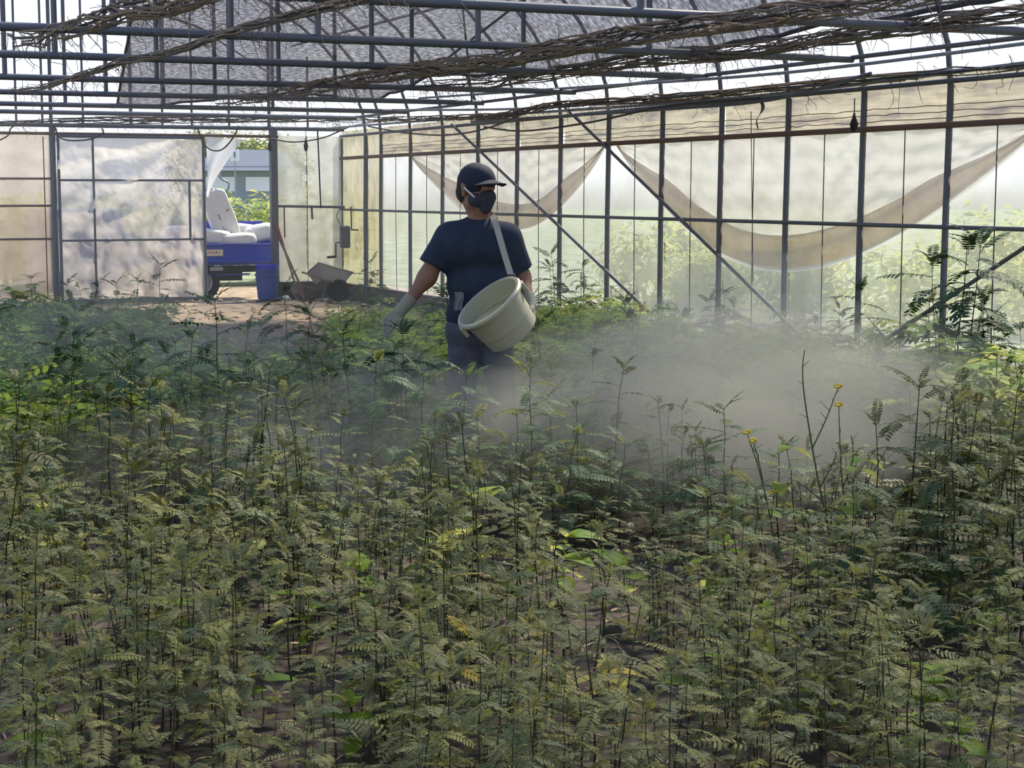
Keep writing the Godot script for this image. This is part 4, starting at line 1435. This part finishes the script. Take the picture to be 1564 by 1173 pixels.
# ---------------------------------------------------------------- plants
# a feathery compound leaf along +x from its stalk
func frond(pairs: int, L: float, leaflet: float, droop: float, sd: int, wide := 0.34) -> MB:
	var r := RandomNumberGenerator.new()
	r.seed = sd
	var mb := MB.new()
	var at := func(f: float) -> Vector3: return Vector3(L * f * (1.0 - 0.12 * f * f * droop * 2.0), L * (0.22 * f - droop * f * f), L * 0.04 * sin(f * 3.0 + sd))
	var pts := []
	for i in 5: pts.append(at.call(i / 4.0))
	mb.tube(pts, 0.0016, 0.0007, 3, false)
	for i in pairs:
		var f := lerpf(0.16, 1.0, float(i) / (pairs - 1))
		var p: Vector3 = at.call(f)
		var d: Vector3 = (at.call(minf(1.0, f + 0.05)) - at.call(f - 0.05)).normalized()
		var len := leaflet * (0.55 + 0.45 * sin(PI * clampf(f * 0.95, 0, 1))) * r.randf_range(0.85, 1.1)
		for side in [-1.0, 1.0]:
			if r.randf() < 0.05: continue
			var o := (Vector3(0, 0, side) + d * 0.35 + Vector3.UP * r.randf_range(-0.25, 0.12)).normalized()
			var up := d.cross(o).normalized()
			if up.y < 0.0: up = -up
			var wv := up.cross(o).normalized() * len * wide * 0.5
			var sag := Vector3.DOWN * len * 0.12
			var a := mb.vert(p, up)
			var b := mb.vert(p + o * len * 0.3 + wv, up); var c := mb.vert(p + o * len * 0.3 - wv, up)
			var e := mb.vert(p + o * len * 0.72 + wv * 0.9 + sag * 0.5, up); var g := mb.vert(p + o * len * 0.72 - wv * 0.9 + sag * 0.5, up)
			var t := mb.vert(p + o * len + sag, up)
			mb.tri(a, b, c); mb.tri(b, e, g); mb.tri(b, g, c); mb.tri(e, t, g)
	return mb

# a broad leaf along +x, folded at the midrib
func broad(L: float, W: float, droop: float, fold: float) -> MB:
	var g := []
	for i in 8:
		var f := i / 7.0
		var w := W * 0.5 * pow(sin(PI * pow(clampf(f, 0.02, 0.995), 0.75)), 0.8)
		var c := Vector3(L * f, L * (0.15 * f - droop * f * f), 0)
		g.append([c + Vector3(0, fold * w, w), c + Vector3(0, fold * w * 0.35, w * 0.5), c, c + Vector3(0, fold * w * 0.35, -w * 0.5), c + Vector3(0, fold * w, -w)])
	var mb := MB.new()
	mb.sheet(g)
	mb.tube([Vector3(-L * 0.3, -L * 0.12, 0), Vector3.ZERO], 0.0018, 0.0014, 4, false)
	return mb

var frond_mb := []
var frond_mesh := []
var spray_mb := []
var spray_mesh := []
var broad_mesh := []

func xf(p: Vector3, yaw: float, pitch: float, sc: float, roll := 0.0) -> Transform3D:
	return Transform3D((Basis(Vector3.UP, yaw) * Basis(Vector3(0, 0, 1), pitch) * Basis(Vector3.RIGHT, roll)).scaled(Vector3.ONE * sc), p)

# stem curve and leaves of one plant kind: {stem, leaves: [variant, transform, tone]}
func spec(r: RandomNumberGenerator, h: float, n: int, first: float, sc: float, bend: float) -> Dictionary:
	var lean := Vector3(r.randf_range(-1, 1), 0, r.randf_range(-1, 1)) * bend
	var at := func(f: float) -> Vector3: return Vector3(0, h * f, 0) + lean * f * f + Vector3(sin(f * 9.0), 0, cos(f * 7.0)) * 0.006
	var stem := []
	for i in 6: stem.append(at.call(i / 5.0))
	stem[0].y = -0.03
	var leaves := []
	var a := r.randf() * TAU
	for i in n:
		var f := lerpf(first, 1.0, float(i) / (n - 1))
		a += 2.4 + r.randf_range(-0.4, 0.4)
		var size := sc * lerpf(1.1, 0.6, pow(float(i) / (n - 1), 2.0)) * r.randf_range(0.75, 1.2)
		var pitch := r.randf_range(-0.28, 0.22) if i < n - 2 else r.randf_range(0.3, 0.9)
		leaves.append([r.randi() % 6, xf(at.call(f), a, pitch, size, r.randf_range(-0.35, 0.35)), r.randi() % 4])
	for i in 3:
		leaves.append([r.randi() % 6, xf(at.call(0.985), a + 2.1 * i, r.randf_range(0.5, 1.1), sc * r.randf_range(0.35, 0.55), 0.0), r.randi() % 4])
	return {"stem": stem, "leaves": leaves, "h": h}

func plant_node(called: String, sp: Dictionary, stem_r: float, stem_mat: Material, meshes: Array, tones: Array, leaf_name: String) -> Node3D:
	var o := Node3D.new()
	o.name = called
	var mb := MB.new()
	mb.tube(sp.stem, stem_r, stem_r * 0.3, 5)
	part_here("stem", mb.mesh(), stem_mat, o)
	for l in sp.leaves:
		var q := part_here(leaf_name, meshes[l[0] % meshes.size()], tones[l[2] % tones.size()], o)
		q.transform = l[1]
	return o

func plant_merged(sp: Dictionary, stem_r: float, mbs: Array, tones: Array, stem_col: Color) -> ArrayMesh:
	var mb := MB.new()
	mb.colored = true
	mb.col = stem_col.srgb_to_linear()
	mb.tube(sp.stem, stem_r, stem_r * 0.3, 4, false)
	for l in sp.leaves:
		mb.add(mbs[l[0] % mbs.size()], l[1], (tones[l[2] % tones.size()] as StandardMaterial3D).albedo_color.srgb_to_linear())
	return mb.mesh()

func put(proto: Node3D, called: String, p: Vector3, yaw: float, sc: Vector3, label: String, category: String, group: String) -> Node3D:
	var o: Node3D = proto.duplicate()
	o.name = numbered(called)
	add_child(o)
	o.transform = Transform3D(Basis(Vector3.UP, yaw).scaled(sc), p)
	tag(o, label, category, group)
	return o

func recolor(o: Node3D, tones: Array) -> void:
	var k := 0
	for c in o.get_children():
		if c is MeshInstance3D and not String(c.name).begins_with("stem"):
			c.material_override = tones[k % tones.size()]
			k += 1

func to_px(p: Vector3) -> Vector2:
	var q := (p - EYE).rotated(Vector3.RIGHT, PITCH)
	return Vector2(CX + F * q.x / -q.z, CY - F * q.y / -q.z)

func plants() -> void:
	var r := RandomNumberGenerator.new()
	r.seed = 99
	for k in 6:
		frond_mb.append(frond(11 + k % 3, 0.15 + 0.012 * (k % 4), 0.03, 0.25 + 0.12 * (k % 3), 200 + k, 0.36))
		frond_mesh.append(frond_mb[k].mesh())
	for k in 4:
		spray_mb.append(frond(4 + k % 2, 0.13 + 0.015 * k, 0.062, 0.35 + 0.1 * k, 300 + k, 0.48))
		spray_mesh.append(spray_mb[k].mesh())
	for k in 4: broad_mesh.append(broad(0.12 + 0.02 * k, 0.06 + 0.012 * k, 0.25 + 0.15 * k, 0.2).mesh())
	# prototypes
	var seed_spec := []
	var seed_proto := []
	var seed_merged := []
	for k in 10:
		var sp := spec(r, r.randf_range(0.4, 0.56), 12 + k % 4, 0.2, r.randf_range(0.72, 0.98), 0.05)
		seed_spec.append(sp)
		seed_proto.append(plant_node("proto", sp, 0.0036, M.stem, frond_mesh, M.leaf, "compound_leaf"))
		seed_merged.append(plant_merged(sp, 0.0036, frond_mb, M.leaf, M.stem.albedo_color))
	var tall_proto := []
	var tall_merged := []
	for k in 6:
		var sp := spec(r, 0.75, 17 + k % 3, 0.25, r.randf_range(1.35, 1.65), 0.06)
		tall_proto.append(plant_node("proto", sp, 0.0046, M.stem, frond_mesh, M.leaf_teal, "compound_leaf"))
		tall_merged.append(plant_merged(sp, 0.0046, frond_mb, M.leaf_teal, M.stem.albedo_color))
	var weed_proto := []
	for k in 4:
		var sp := spec(r, r.randf_range(0.26, 0.42), 7, 0.35, r.randf_range(0.8, 1.1), 0.05)
		weed_proto.append(plant_node("proto", sp, 0.004, M.stem_green, broad_mesh, M.leaf_bright, "broad_leaf"))
	var shrub_proto := []
	var shrub_merged := []
	for k in 5:
		var leaves := []
		var main := []
		var root := Node3D.new()
		root.name = "proto"
		var mg := MB.new()
		mg.colored = true
		for b in 6:
			var a := TAU * b / 6.0 + r.randf()
			var out := Vector3(cos(a), 0, sin(a)) * r.randf_range(0.12, 0.34)
			var hh := r.randf_range(0.6, 1.0)
			var pts := []
			for i in 5:
				var f := i / 4.0
				pts.append(Vector3(0, hh * f, 0) + out * (f + 0.3 * f * f) + Vector3(0, -0.12 * f * f, 0))
			pts[0].y = -0.04
			var sb := MB.new(); sb.tube(pts, 0.006, 0.0025, 4, false)
			part_here("stem", sb.mesh(), M.stem_green, root)
			mg.col = M.stem_green.albedo_color.srgb_to_linear()
			mg.tube(pts, 0.006, 0.0025, 4, false)
			for j in 11:
				var f := lerpf(0.25, 1.0, j / 10.0)
				var q := f * 4.0
				var i0 := mini(int(q), 3)
				var p: Vector3 = (pts[i0] as Vector3).lerp(pts[i0 + 1], q - i0)
				var t := xf(p, r.randf() * TAU, r.randf_range(-0.2, 0.5), r.randf_range(1.1, 1.7), r.randf_range(-0.4, 0.4))
				var vi := r.randi() % 4
				var mi := r.randi() % 3
				part_here("compound_leaf", spray_mesh[vi], M.leaf_shrub[mi], root).transform = t
				mg.col = Color(1, 1, 1)
				mg.add(spray_mb[vi], t, M.leaf_shrub[mi].albedo_color.srgb_to_linear())
		shrub_proto.append(root)
		shrub_merged.append(mg.mesh())

	# seedling stand
	var clump := FastNoiseLite.new()
	clump.seed = 41; clump.frequency = 0.09; clump.fractal_octaves = 2
	var spots := []
	for band in [[3.55, 6.6, 52.0], [6.6, 9.0, 36.0], [9.0, 13.0, 15.0], [13.0, 18.5, 9.0]]:
		var area: float = (band[1] - band[0]) * 0.62 * (band[0] + band[1]) / 2.0 * 1.06
		for k in int(area * band[2]):
			var z: float = sqrt(lerpf(band[0] * band[0], band[1] * band[1], r.randf()))
			var px := r.randf_range(-50, 1614)
			var p := at_depth(px, 400, z)
			p.y = 0
			var s := (p - C0).dot(DL)
			var t := (p - C0).dot(DN)
			if s < 7.2 + 1.0 * sin(t * 2.0) or t < 0.35: continue
			if z > 13.0 and px > 262.0 and px < 560.0: continue
			if Vector2(p.x + 0.17, p.z + PZ).length() < 0.28: continue
			var thin := clump.get_noise_2d(p.x * 10.0, p.z * 10.0)
			if r.randf() < smoothstep(-0.05, -0.5, thin) * 0.6: continue
			if px > 940.0 and px < 1420.0 and z > 7.4 and z < 10.8 and r.randf() < 0.75: continue
			spots.append([z, p, px])
	spots.sort_custom(func(a, b): return a[0] < b[0])
	var many := []
	for k in 10: many.append([])
	var many_tall := []
	for k in 6: many_tall.append([])
	var many_shrub := [[], [], [], [], []]
	var placed := 0
	for a in spots:
		var z: float = a[0]
		var px: float = a[2]
		var k := r.randi() % 10
		var sc := r.randf_range(0.62, 1.12) * (1.0 + 0.55 * clump.get_noise_2d(a[1].x * 8.0 + 70.0, a[1].z * 8.0))
		if z > 6.6: sc *= 1.1
		if px > 540.0 and px < 900.0 and z > 6.4 and z < 8.6: sc *= 0.78
		if px > 1400.0 and z > 5.0: sc *= r.randf_range(1.0, 1.3)
		if px > 900.0 and px < 1400.0 and z > 5.9 and z < 8.0: sc *= 0.72
		if z < 4.4: sc *= 0.8
		var yaw := r.randf() * TAU
		if placed < 300:
			var zone := (0 if z < 4.7 else 3) + (0 if px < 520.0 else 1 if px < 1040.0 else 2)
			var lab: String = ["low feathery seedling in the darkest nearest rows, below the golden bushes", "low feathery seedling in the nearest rows, straight below the worker", "low feathery seedling in the nearest rows, below the wiry weeds", "slender feathery seedling of the second stand, below the sliding door", "slender feathery seedling of the second stand, between worker and nearest rows", "slender feathery seedling of the second stand, around the wiry weeds' feet"][zone]
			var o := put(seed_proto[k], "seedling", a[1], yaw, Vector3.ONE * sc, lab, "seedling", ["nearest seedlings below the golden bushes", "nearest seedlings below the worker", "nearest seedlings below the wiry weeds", "second stand below the sliding door", "second stand before the worker", "second stand round the wiry weeds"][zone])
			if absf(px - 850.0) < 210.0 and z > 4.1 and z < 4.9 and r.randf() < 0.35: recolor(o, M.leaf_yellow + [M.leaf[1]])
			placed += 1
		elif z > 10.2 and r.randf() < 0.5:
			many_shrub[r.randi() % 5].append([Transform3D(Basis(Vector3.UP, yaw).scaled(Vector3.ONE * r.randf_range(0.42, 0.68)), a[1]), r])
		elif z > 8.6 and r.randf() < 0.4:
			many_tall[r.randi() % 6].append([Transform3D(Basis(Vector3.UP, yaw).scaled(Vector3.ONE * sc * 0.85), a[1]), r])
		else:
			many[k].append([Transform3D(Basis(Vector3.UP, yaw).scaled(Vector3.ONE * sc), a[1]), r])
	var crop := thing("seedling_stand", Vector3.ZERO, "dense mass of feathery seedlings stretching back across the greenhouse", "seedlings", "", "stuff")
	for k in 21:
		var list: Array = many[k] if k < 10 else many_tall[k - 10] if k < 16 else many_shrub[k - 16]
		if list.is_empty(): continue
		var mm := MultiMesh.new()
		mm.transform_format = MultiMesh.TRANSFORM_3D
		mm.use_colors = true
		mm.mesh = seed_merged[k] if k < 10 else tall_merged[k - 10] if k < 16 else shrub_merged[k - 16]
		mm.instance_count = list.size()
		for i in list.size():
			mm.set_instance_transform(i, list[i][0])
			var v := r.randf_range(0.8, 1.15)
			mm.set_instance_color(i, Color(v, v, v * r.randf_range(0.85, 1.0)))
		var mi := MultiMeshInstance3D.new()
		mi.name = "seedling_mass"
		mi.multimesh = mm
		mi.material_override = M.crop
		crop.add_child(mi, true)
		mi.set_meta("kind", "stuff")

	# taller plants: picture x and y of the tip, depth
	var n := 0
	for a in [
		[567, 545, 8.1, "below the worker's outstretched glove"],
		[640, 575, 7.7, "first of the row before the worker's legs"],
		[703, 572, 8.0, "crossing the worker's nearer trouser leg"],
		[660, 640, 7.6, "shorter, beneath the row before the worker's legs"],
		[735, 640, 7.7, "shorter, between the worker's two knees"],
		[810, 562, 7.6, "tallest one just below the tub's base"],
		[790, 630, 7.9, "shorter, touching the tallest one below the tub"],
		[845, 602, 8.0, "slim, behind the tallest one below the tub"],
		[885, 622, 7.6, "dark, at the dust's near edge beyond the tub"],
		[860, 660, 7.3, "low, in front of the dark one at the dust edge"],
		[910, 690, 7.5, "low, beside the dark one at the dust edge"],
		[945, 680, 7.4, "alone before the middle of the dust cloud"],
		[1000, 690, 7.7, "half veiled in the middle of the dust cloud"],
		[1110, 622, 7.4, "tall, before the thickest dust"],
		[1085, 680, 7.2, "shorter, close to the tall one before the thickest dust"],
		[1395, 585, 8.3, "hazy, rising beyond the wiry weeds"],
		[1475, 640, 7.9, "bent-tipped, under the slanting brace"],
		[1530, 650, 7.7, "at the picture edge under the slanting brace"],
		[1440, 700, 6.1, "strong-stemmed, nearer than the hazy ones below the brace"],
		[1385, 755, 5.6, "thick-leaved, nearest beside the wiry weeds"],
		[1345, 770, 5.8, "slim, between wiry weeds and the thick-leaved one"],
		[1560, 770, 6.0, "cut by the picture edge, near the ground"],
		[1080, 760, 6.6, "broad, low before the dust's front"],
		[1500, 820, 5.6, "low, at the edge below the strong-stemmed one"],
		[270, 640, 7.6, "brown-stemmed, below the sliding door's corner"],
		[320, 650, 7.4, "second of three slim ones below the doorway"],
		[370, 660, 7.3, "third of three slim ones below the doorway"],
		[100, 720, 7.0, "below the golden bushes"],
		[30, 640, 8.6, "beside the golden bushes at the picture edge"],
		[470, 690, 7.2, "midway between the doorway trio and the worker"],
		[610, 560, 8.7, "hazy, straight under the worker's glove"],
		[1190, 690, 7.0, "before the dust, beside the yellow-flowered weed"],
	]:
		var p := at_depth(a[0], a[1], a[2])
		var h := p.y
		p.y = 0
		put(tall_proto[n % 6], "tall_seedling", p, r.randf() * TAU, Vector3(1, h / 0.75, 1) * 1.0, "tall feathery plant " + String(a[3]), "plant", "tall feathery plants above the stand")
		n += 1
	# broad-leaved weeds
	n = 0
	const WEED_PLACE := [
		"big, shining before the worker's legs",
		"smaller, beside the big shining one",
		"pale, below the worker's glove",
		"near, with pale leaf tips at the bottom",
		"small, touching the near pale-tipped one",
		"before the dust's front",
		"large-leaved, near the thick-leaved tall plant",
		"drooping, lowest by the bottom corner",
		"small, under the wiry weeds",
		"beside the big shining one, toward the dust",
		"half hidden, below the dust's near edge",
		"at the wiry weeds' feet",
		"near the bottom corner under dark rows",
		"small, among dark seedlings below the sliding door",
		"below the doorway trio",
		"tiny, among the nearest dark rows",
		"next to the strong-stemmed tall plant",
		"tiny, between dust front and wiry weeds",
		"by the picture edge under the brace",
		"in the middle of the second stand",
		"under the golden bushes",
		"yellowed, in the nearest rows below the tub",
		"small, next to the yellowed one",
		"tiny, near the drooping lowest one",
	]
	for a in [[720, 760, 6.6, 1.5], [640, 800, 6.3, 1.1], [560, 840, 6.1, 1.0], [545, 1060, 4.5, 1.0], [590, 1075, 4.6, 0.8], [1110, 805, 6.2, 1.1], [1430, 1010, 4.9, 1.1], [1480, 1110, 4.3, 0.9], [1250, 1040, 4.7, 0.8], [850, 790, 6.4, 1.1], [960, 830, 6.0, 1.0], [1240, 840, 5.9, 1.0], [60, 1090, 4.4, 0.9], [250, 900, 5.5, 0.8], [470, 880, 5.6, 0.9], [400, 1010, 4.9, 0.7], [1340, 870, 5.7, 1.1], [1180, 900, 5.5, 0.8], [1520, 930, 5.3, 0.9], [760, 860, 5.8, 1.0], [60, 780, 6.6, 1.1], [930, 985, 5.0, 0.8], [1050, 980, 5.0, 0.8], [1390, 1110, 4.4, 0.7]]:
		var p := at_depth(a[0], a[1], a[2])
		var h := maxf(p.y, 0.18)
		p.y = 0
		var o := put(weed_proto[n % 4], "broadleaf_weed", p, r.randf() * TAU, Vector3(a[3], h / 0.36, a[3]), "bright broad-leaved weed " + String(WEED_PLACE[n]), "weed", "broad-leaved weeds among the seedlings")
		if n == 21: recolor(o, M.leaf_yellow)
		n += 1
	# shrubby growth at the back
	var sh := []
	for k in 7: sh.append([525 + 15 * k, 445 + 8 * (k % 3), 15.2 + 0.5 * (k % 3), 0])
	for k in 16: sh.append([795 + 14.5 * k, 420 + 6 * (k % 4) + (12 if k > 10 else 0), 13.2 + 0.7 * (k % 3), 1])
	for k in 10: sh.append([800 + 20 * k, 480 + 8 * (k % 3), 11.4 + 0.4 * (k % 3), 1])
	for k in 6: sh.append([1030 + 30 * k, 455 + 7 * (k % 3), 12.4 + 0.2 * (k % 2), 2])
	for k in 15: sh.append([1205 + 27 * k, 470 + 9 * (k % 4), 11.0 - 0.035 * k * 6 + 0.4 * (k % 3), 3])
	for k in 16: sh.append([-20 + 18 * k, 408 + 7 * (k % 5) + k * 3, 14.2 + 0.6 * (k % 3), 4])
	for k in 8: sh.append([590 + 26 * k, 470 + 12 * (k % 3), 11.6 + 0.5 * (k % 2), 5])
	for k in 4: sh.append([62 + 24 * k, 548 + 9 * (k % 3), 8.5 + 0.25 * (k % 2), 6])
	var slab := ["bright yellow-green shrub by the trodden earth near the doorway", "bushy yellow-green shrub behind the worker's tub side", "shrub veiled by dust below the long wall", "leafy shrub growing against the nearest bays of the long wall", "bluish green shrub in the far mass before the sliding door", "green shrub directly behind the worker's legs", "golden-green bush glowing amid the darker growth"]
	var sgrp := ["shrubs near the doorway", "shrubs behind the tub", "shrubs in the dust", "shrubs against the nearest bays", "shrubs before the sliding door", "shrubs behind the worker's legs", "golden bushes"]
	n = 0
	for a in sh:
		var p := at_depth(a[0], a[1], a[2])
		var h := clampf(p.y, 0.35, 1.2)
		p.y = 0
		if (p - C0).dot(DN) < 0.3: p += DN * (0.3 - (p - C0).dot(DN))
		var w := clampf(h * 1.15, 0.7, 1.25)
		var o := put(shrub_proto[n % 5], "shrub", p, r.randf() * TAU, Vector3(w, h / 0.95, w), slab[a[3]], "shrub", sgrp[a[3]])
		if a[3] == 4: recolor(o, M.leaf_teal + [M.leaf_shrub[2]])
		if a[3] == 6: recolor(o, M.leaf_gold)
		n += 1
	flower_weed()
	# dry straw and dead leaves on the soil
	var lit := MB.new()
	for k in 900:
		var p := at_depth(r.randf_range(-40, 1600), 400, r.randf_range(3.6, 9.0))
		p.y = r.randf_range(0.0, 0.03)
		var d := Vector3(r.randfn(), 0.1 * r.randfn(), r.randfn()).normalized() * r.randf_range(0.02, 0.06)
		var w := d.cross(Vector3.UP).normalized() * r.randf_range(0.003, 0.012)
		lit.quad(p - d, p + w, p + d, p - w, Vector3.UP)
	single("leaf_litter", lit, M.dry, "dry leaf litter scattered on the soil between stems", "litter", "", "stuff")
	var wires := [seed_proto, tall_proto, weed_proto, shrub_proto]
	for l in wires:
		for q in l: q.free()

func flower_weed() -> void:
	var Z := 6.2
	var path := func(l: Array, z: float) -> Array:
		var out := []
		for q in l: out.append(at_depth(q[0], q[1], z))
		return smooth(out, 4)
	var lists := [
		["tall wiry weed with bare branching stalk standing clear of the dust", 6.2, [[[1296, 938], [1275, 850], [1255, 760], [1240, 680], [1228, 600], [1226, 560], [1229, 535]], [[1241, 684], [1262, 640], [1280, 592]], [[1252, 745], [1270, 712], [1278, 690]], [[1255, 765], [1232, 745], [1212, 735]]], [[1280, 590]]],
		["second wiry weed stalk with curling side shoots beside the tallest one", 6.35, [[[1300, 900], [1293, 800], [1285, 720], [1281, 620]], [[1288, 745], [1303, 700], [1300, 665]], [[1292, 790], [1322, 740], [1352, 690]], [[1296, 830], [1310, 780], [1308, 735]]], [[1281, 618]]],
		["thin weed with yellow flower heads at the edge of the dust", 6.6, [[[1192, 905], [1178, 800], [1160, 720], [1141, 662]], [[1178, 790], [1182, 760], [1184, 742]], [[1165, 735], [1158, 700], [1150, 675]]], [[1141, 660], [1150, 673], [1184, 740], [1180, 752], [1192, 748]]],
	]
	for a in lists:
		var main: Array = a[2][0]
		var base := at_depth(main[0][0], main[0][1], a[1])
		var o := thing("wiry_weed", Vector3(base.x, 0, base.z), a[0], "weed", "wiry weeds before the dust")
		for k in a[2].size():
			var pts: Array = path.call(a[2][k], a[1])
			if k == 0: pts.push_front(Vector3(base.x + 0.01, -0.02, base.z))
			var mb := MB.new(); mb.tube(pts, 0.005 if k == 0 else 0.003, 0.0018, 5)
			part("stalk" if k == 0 else "branch", mb, M.stem_green, o)
			var r := RandomNumberGenerator.new()
			r.seed = k + int(main[0][0])
			for j in 5:
				var q: Vector3 = pts[int(lerpf(pts.size() * 0.35, pts.size() - 1, j / 5.0))]
				var e := q + Vector3(r.randf_range(-0.04, 0.04), r.randf_range(0.01, 0.04), r.randf_range(-0.02, 0.02))
				var pb := MB.new(); pb.tube([q, e], 0.0016, 0.0008, 4)
				part("seed_pod", pb, M.stem_green, o)
		for q in a[3]:
			var c := at_depth(q[0], q[1], a[1])
			var fb := MB.new()
			for j in 9:
				var an := TAU * j / 9.0
				fb.blob(c + Vector3(cos(an) * 0.012, 0.006 * sin(j * 2.0), sin(an) * 0.012), Vector3(0.006, 0.004, 0.006), Basis.IDENTITY, 6, 4)
			part("flower_head", fb, M.petal, o)
		for j in 4:
			var c := Vector3(base.x, 0.14 + 0.1 * j, base.z)
			var l := part_here("leaf", broad_mesh[j % 4], M.leaf_bright[j % 3], o)
			l.transform = Transform3D(xf(c - o.position + (at_depth(main[1][0], main[1][1], a[1]) - base) * 0.12 * j, j * 2.3, 0.25, 0.9))

# ---------------------------------------------------------------- dust
func dust() -> void:
	var o := thing("dust_cloud", Vector3.ZERO, "pale powder cloud drifting from the worker across the plants", "dust", "", "stuff")
	# picture x, y, depth; half sizes; density
	for a in [
		[1160, 590, 8.7, 1.05, 0.40, 1.0, 0.42], [1130, 600, 8.8, 1.5, 0.52, 1.3, 0.16], [1290, 625, 8.3, 0.62, 0.3, 0.7, 0.4], [1140, 490, 9.6, 0.62, 0.4, 0.6, 0.4],
		[1020, 640, 8.4, 0.62, 0.28, 0.7, 0.32], [1180, 690, 7.7, 0.75, 0.24, 0.6, 0.32], [1400, 620, 8.2, 0.6, 0.28, 0.6, 0.24], [880, 640, 8.4, 0.5, 0.22, 0.5, 0.3],
		[745, 622, 8.35, 0.5, 0.2, 0.35, 0.2], [740, 632, 8.3, 0.34, 0.13, 0.28, 0.28], [640, 600, 8.9, 0.5, 0.22, 0.5, 0.35], [612, 525, 9.1, 0.22, 0.18, 0.22, 0.4], [1190, 440, 10.4, 0.36, 0.3, 0.4, 0.35],
		[440, 600, 10.4, 1.3, 0.36, 1.3, 0.15], [180, 540, 11.6, 1.3, 0.42, 1.3, 0.16], [280, 720, 8.0, 0.9, 0.28, 0.9, 0.2], [540, 720, 8.0, 0.7, 0.25, 0.7, 0.18],
		[860, 500, 12.0, 1.9, 0.7, 1.2, 0.05], [800, 680, 7.9, 2.0, 0.36, 0.8, 0.13], [950, 600, 8.7, 0.9, 0.34, 0.8, 0.16], [700, 330, 13.0, 3.0, 1.1, 6.0, 0.018],
	]:
		var v := FogVolume.new()
		v.name = "puff"
		v.shape = RenderingServer.FOG_VOLUME_SHAPE_ELLIPSOID
		v.size = Vector3(a[3], a[4], a[5]) * 2.0
		var m := FogMaterial.new()
		m.albedo = Color(0.95, 0.95, 0.89)
		m.density = a[6]
		v.material = m
		o.add_child(v, true)
		v.position = at_depth(a[0], a[1], a[2])
		v.rotation = Vector3(0, rng.randf_range(-0.6, 0.6), rng.randf_range(-0.15, 0.15))
		if a[5] > 5.0:
			v.position = st(9.0, 4.3, 1.35)
			v.rotation = Vector3(0, atan2(DL.x, DL.z), 0)
		v.set_meta("kind", "stuff")
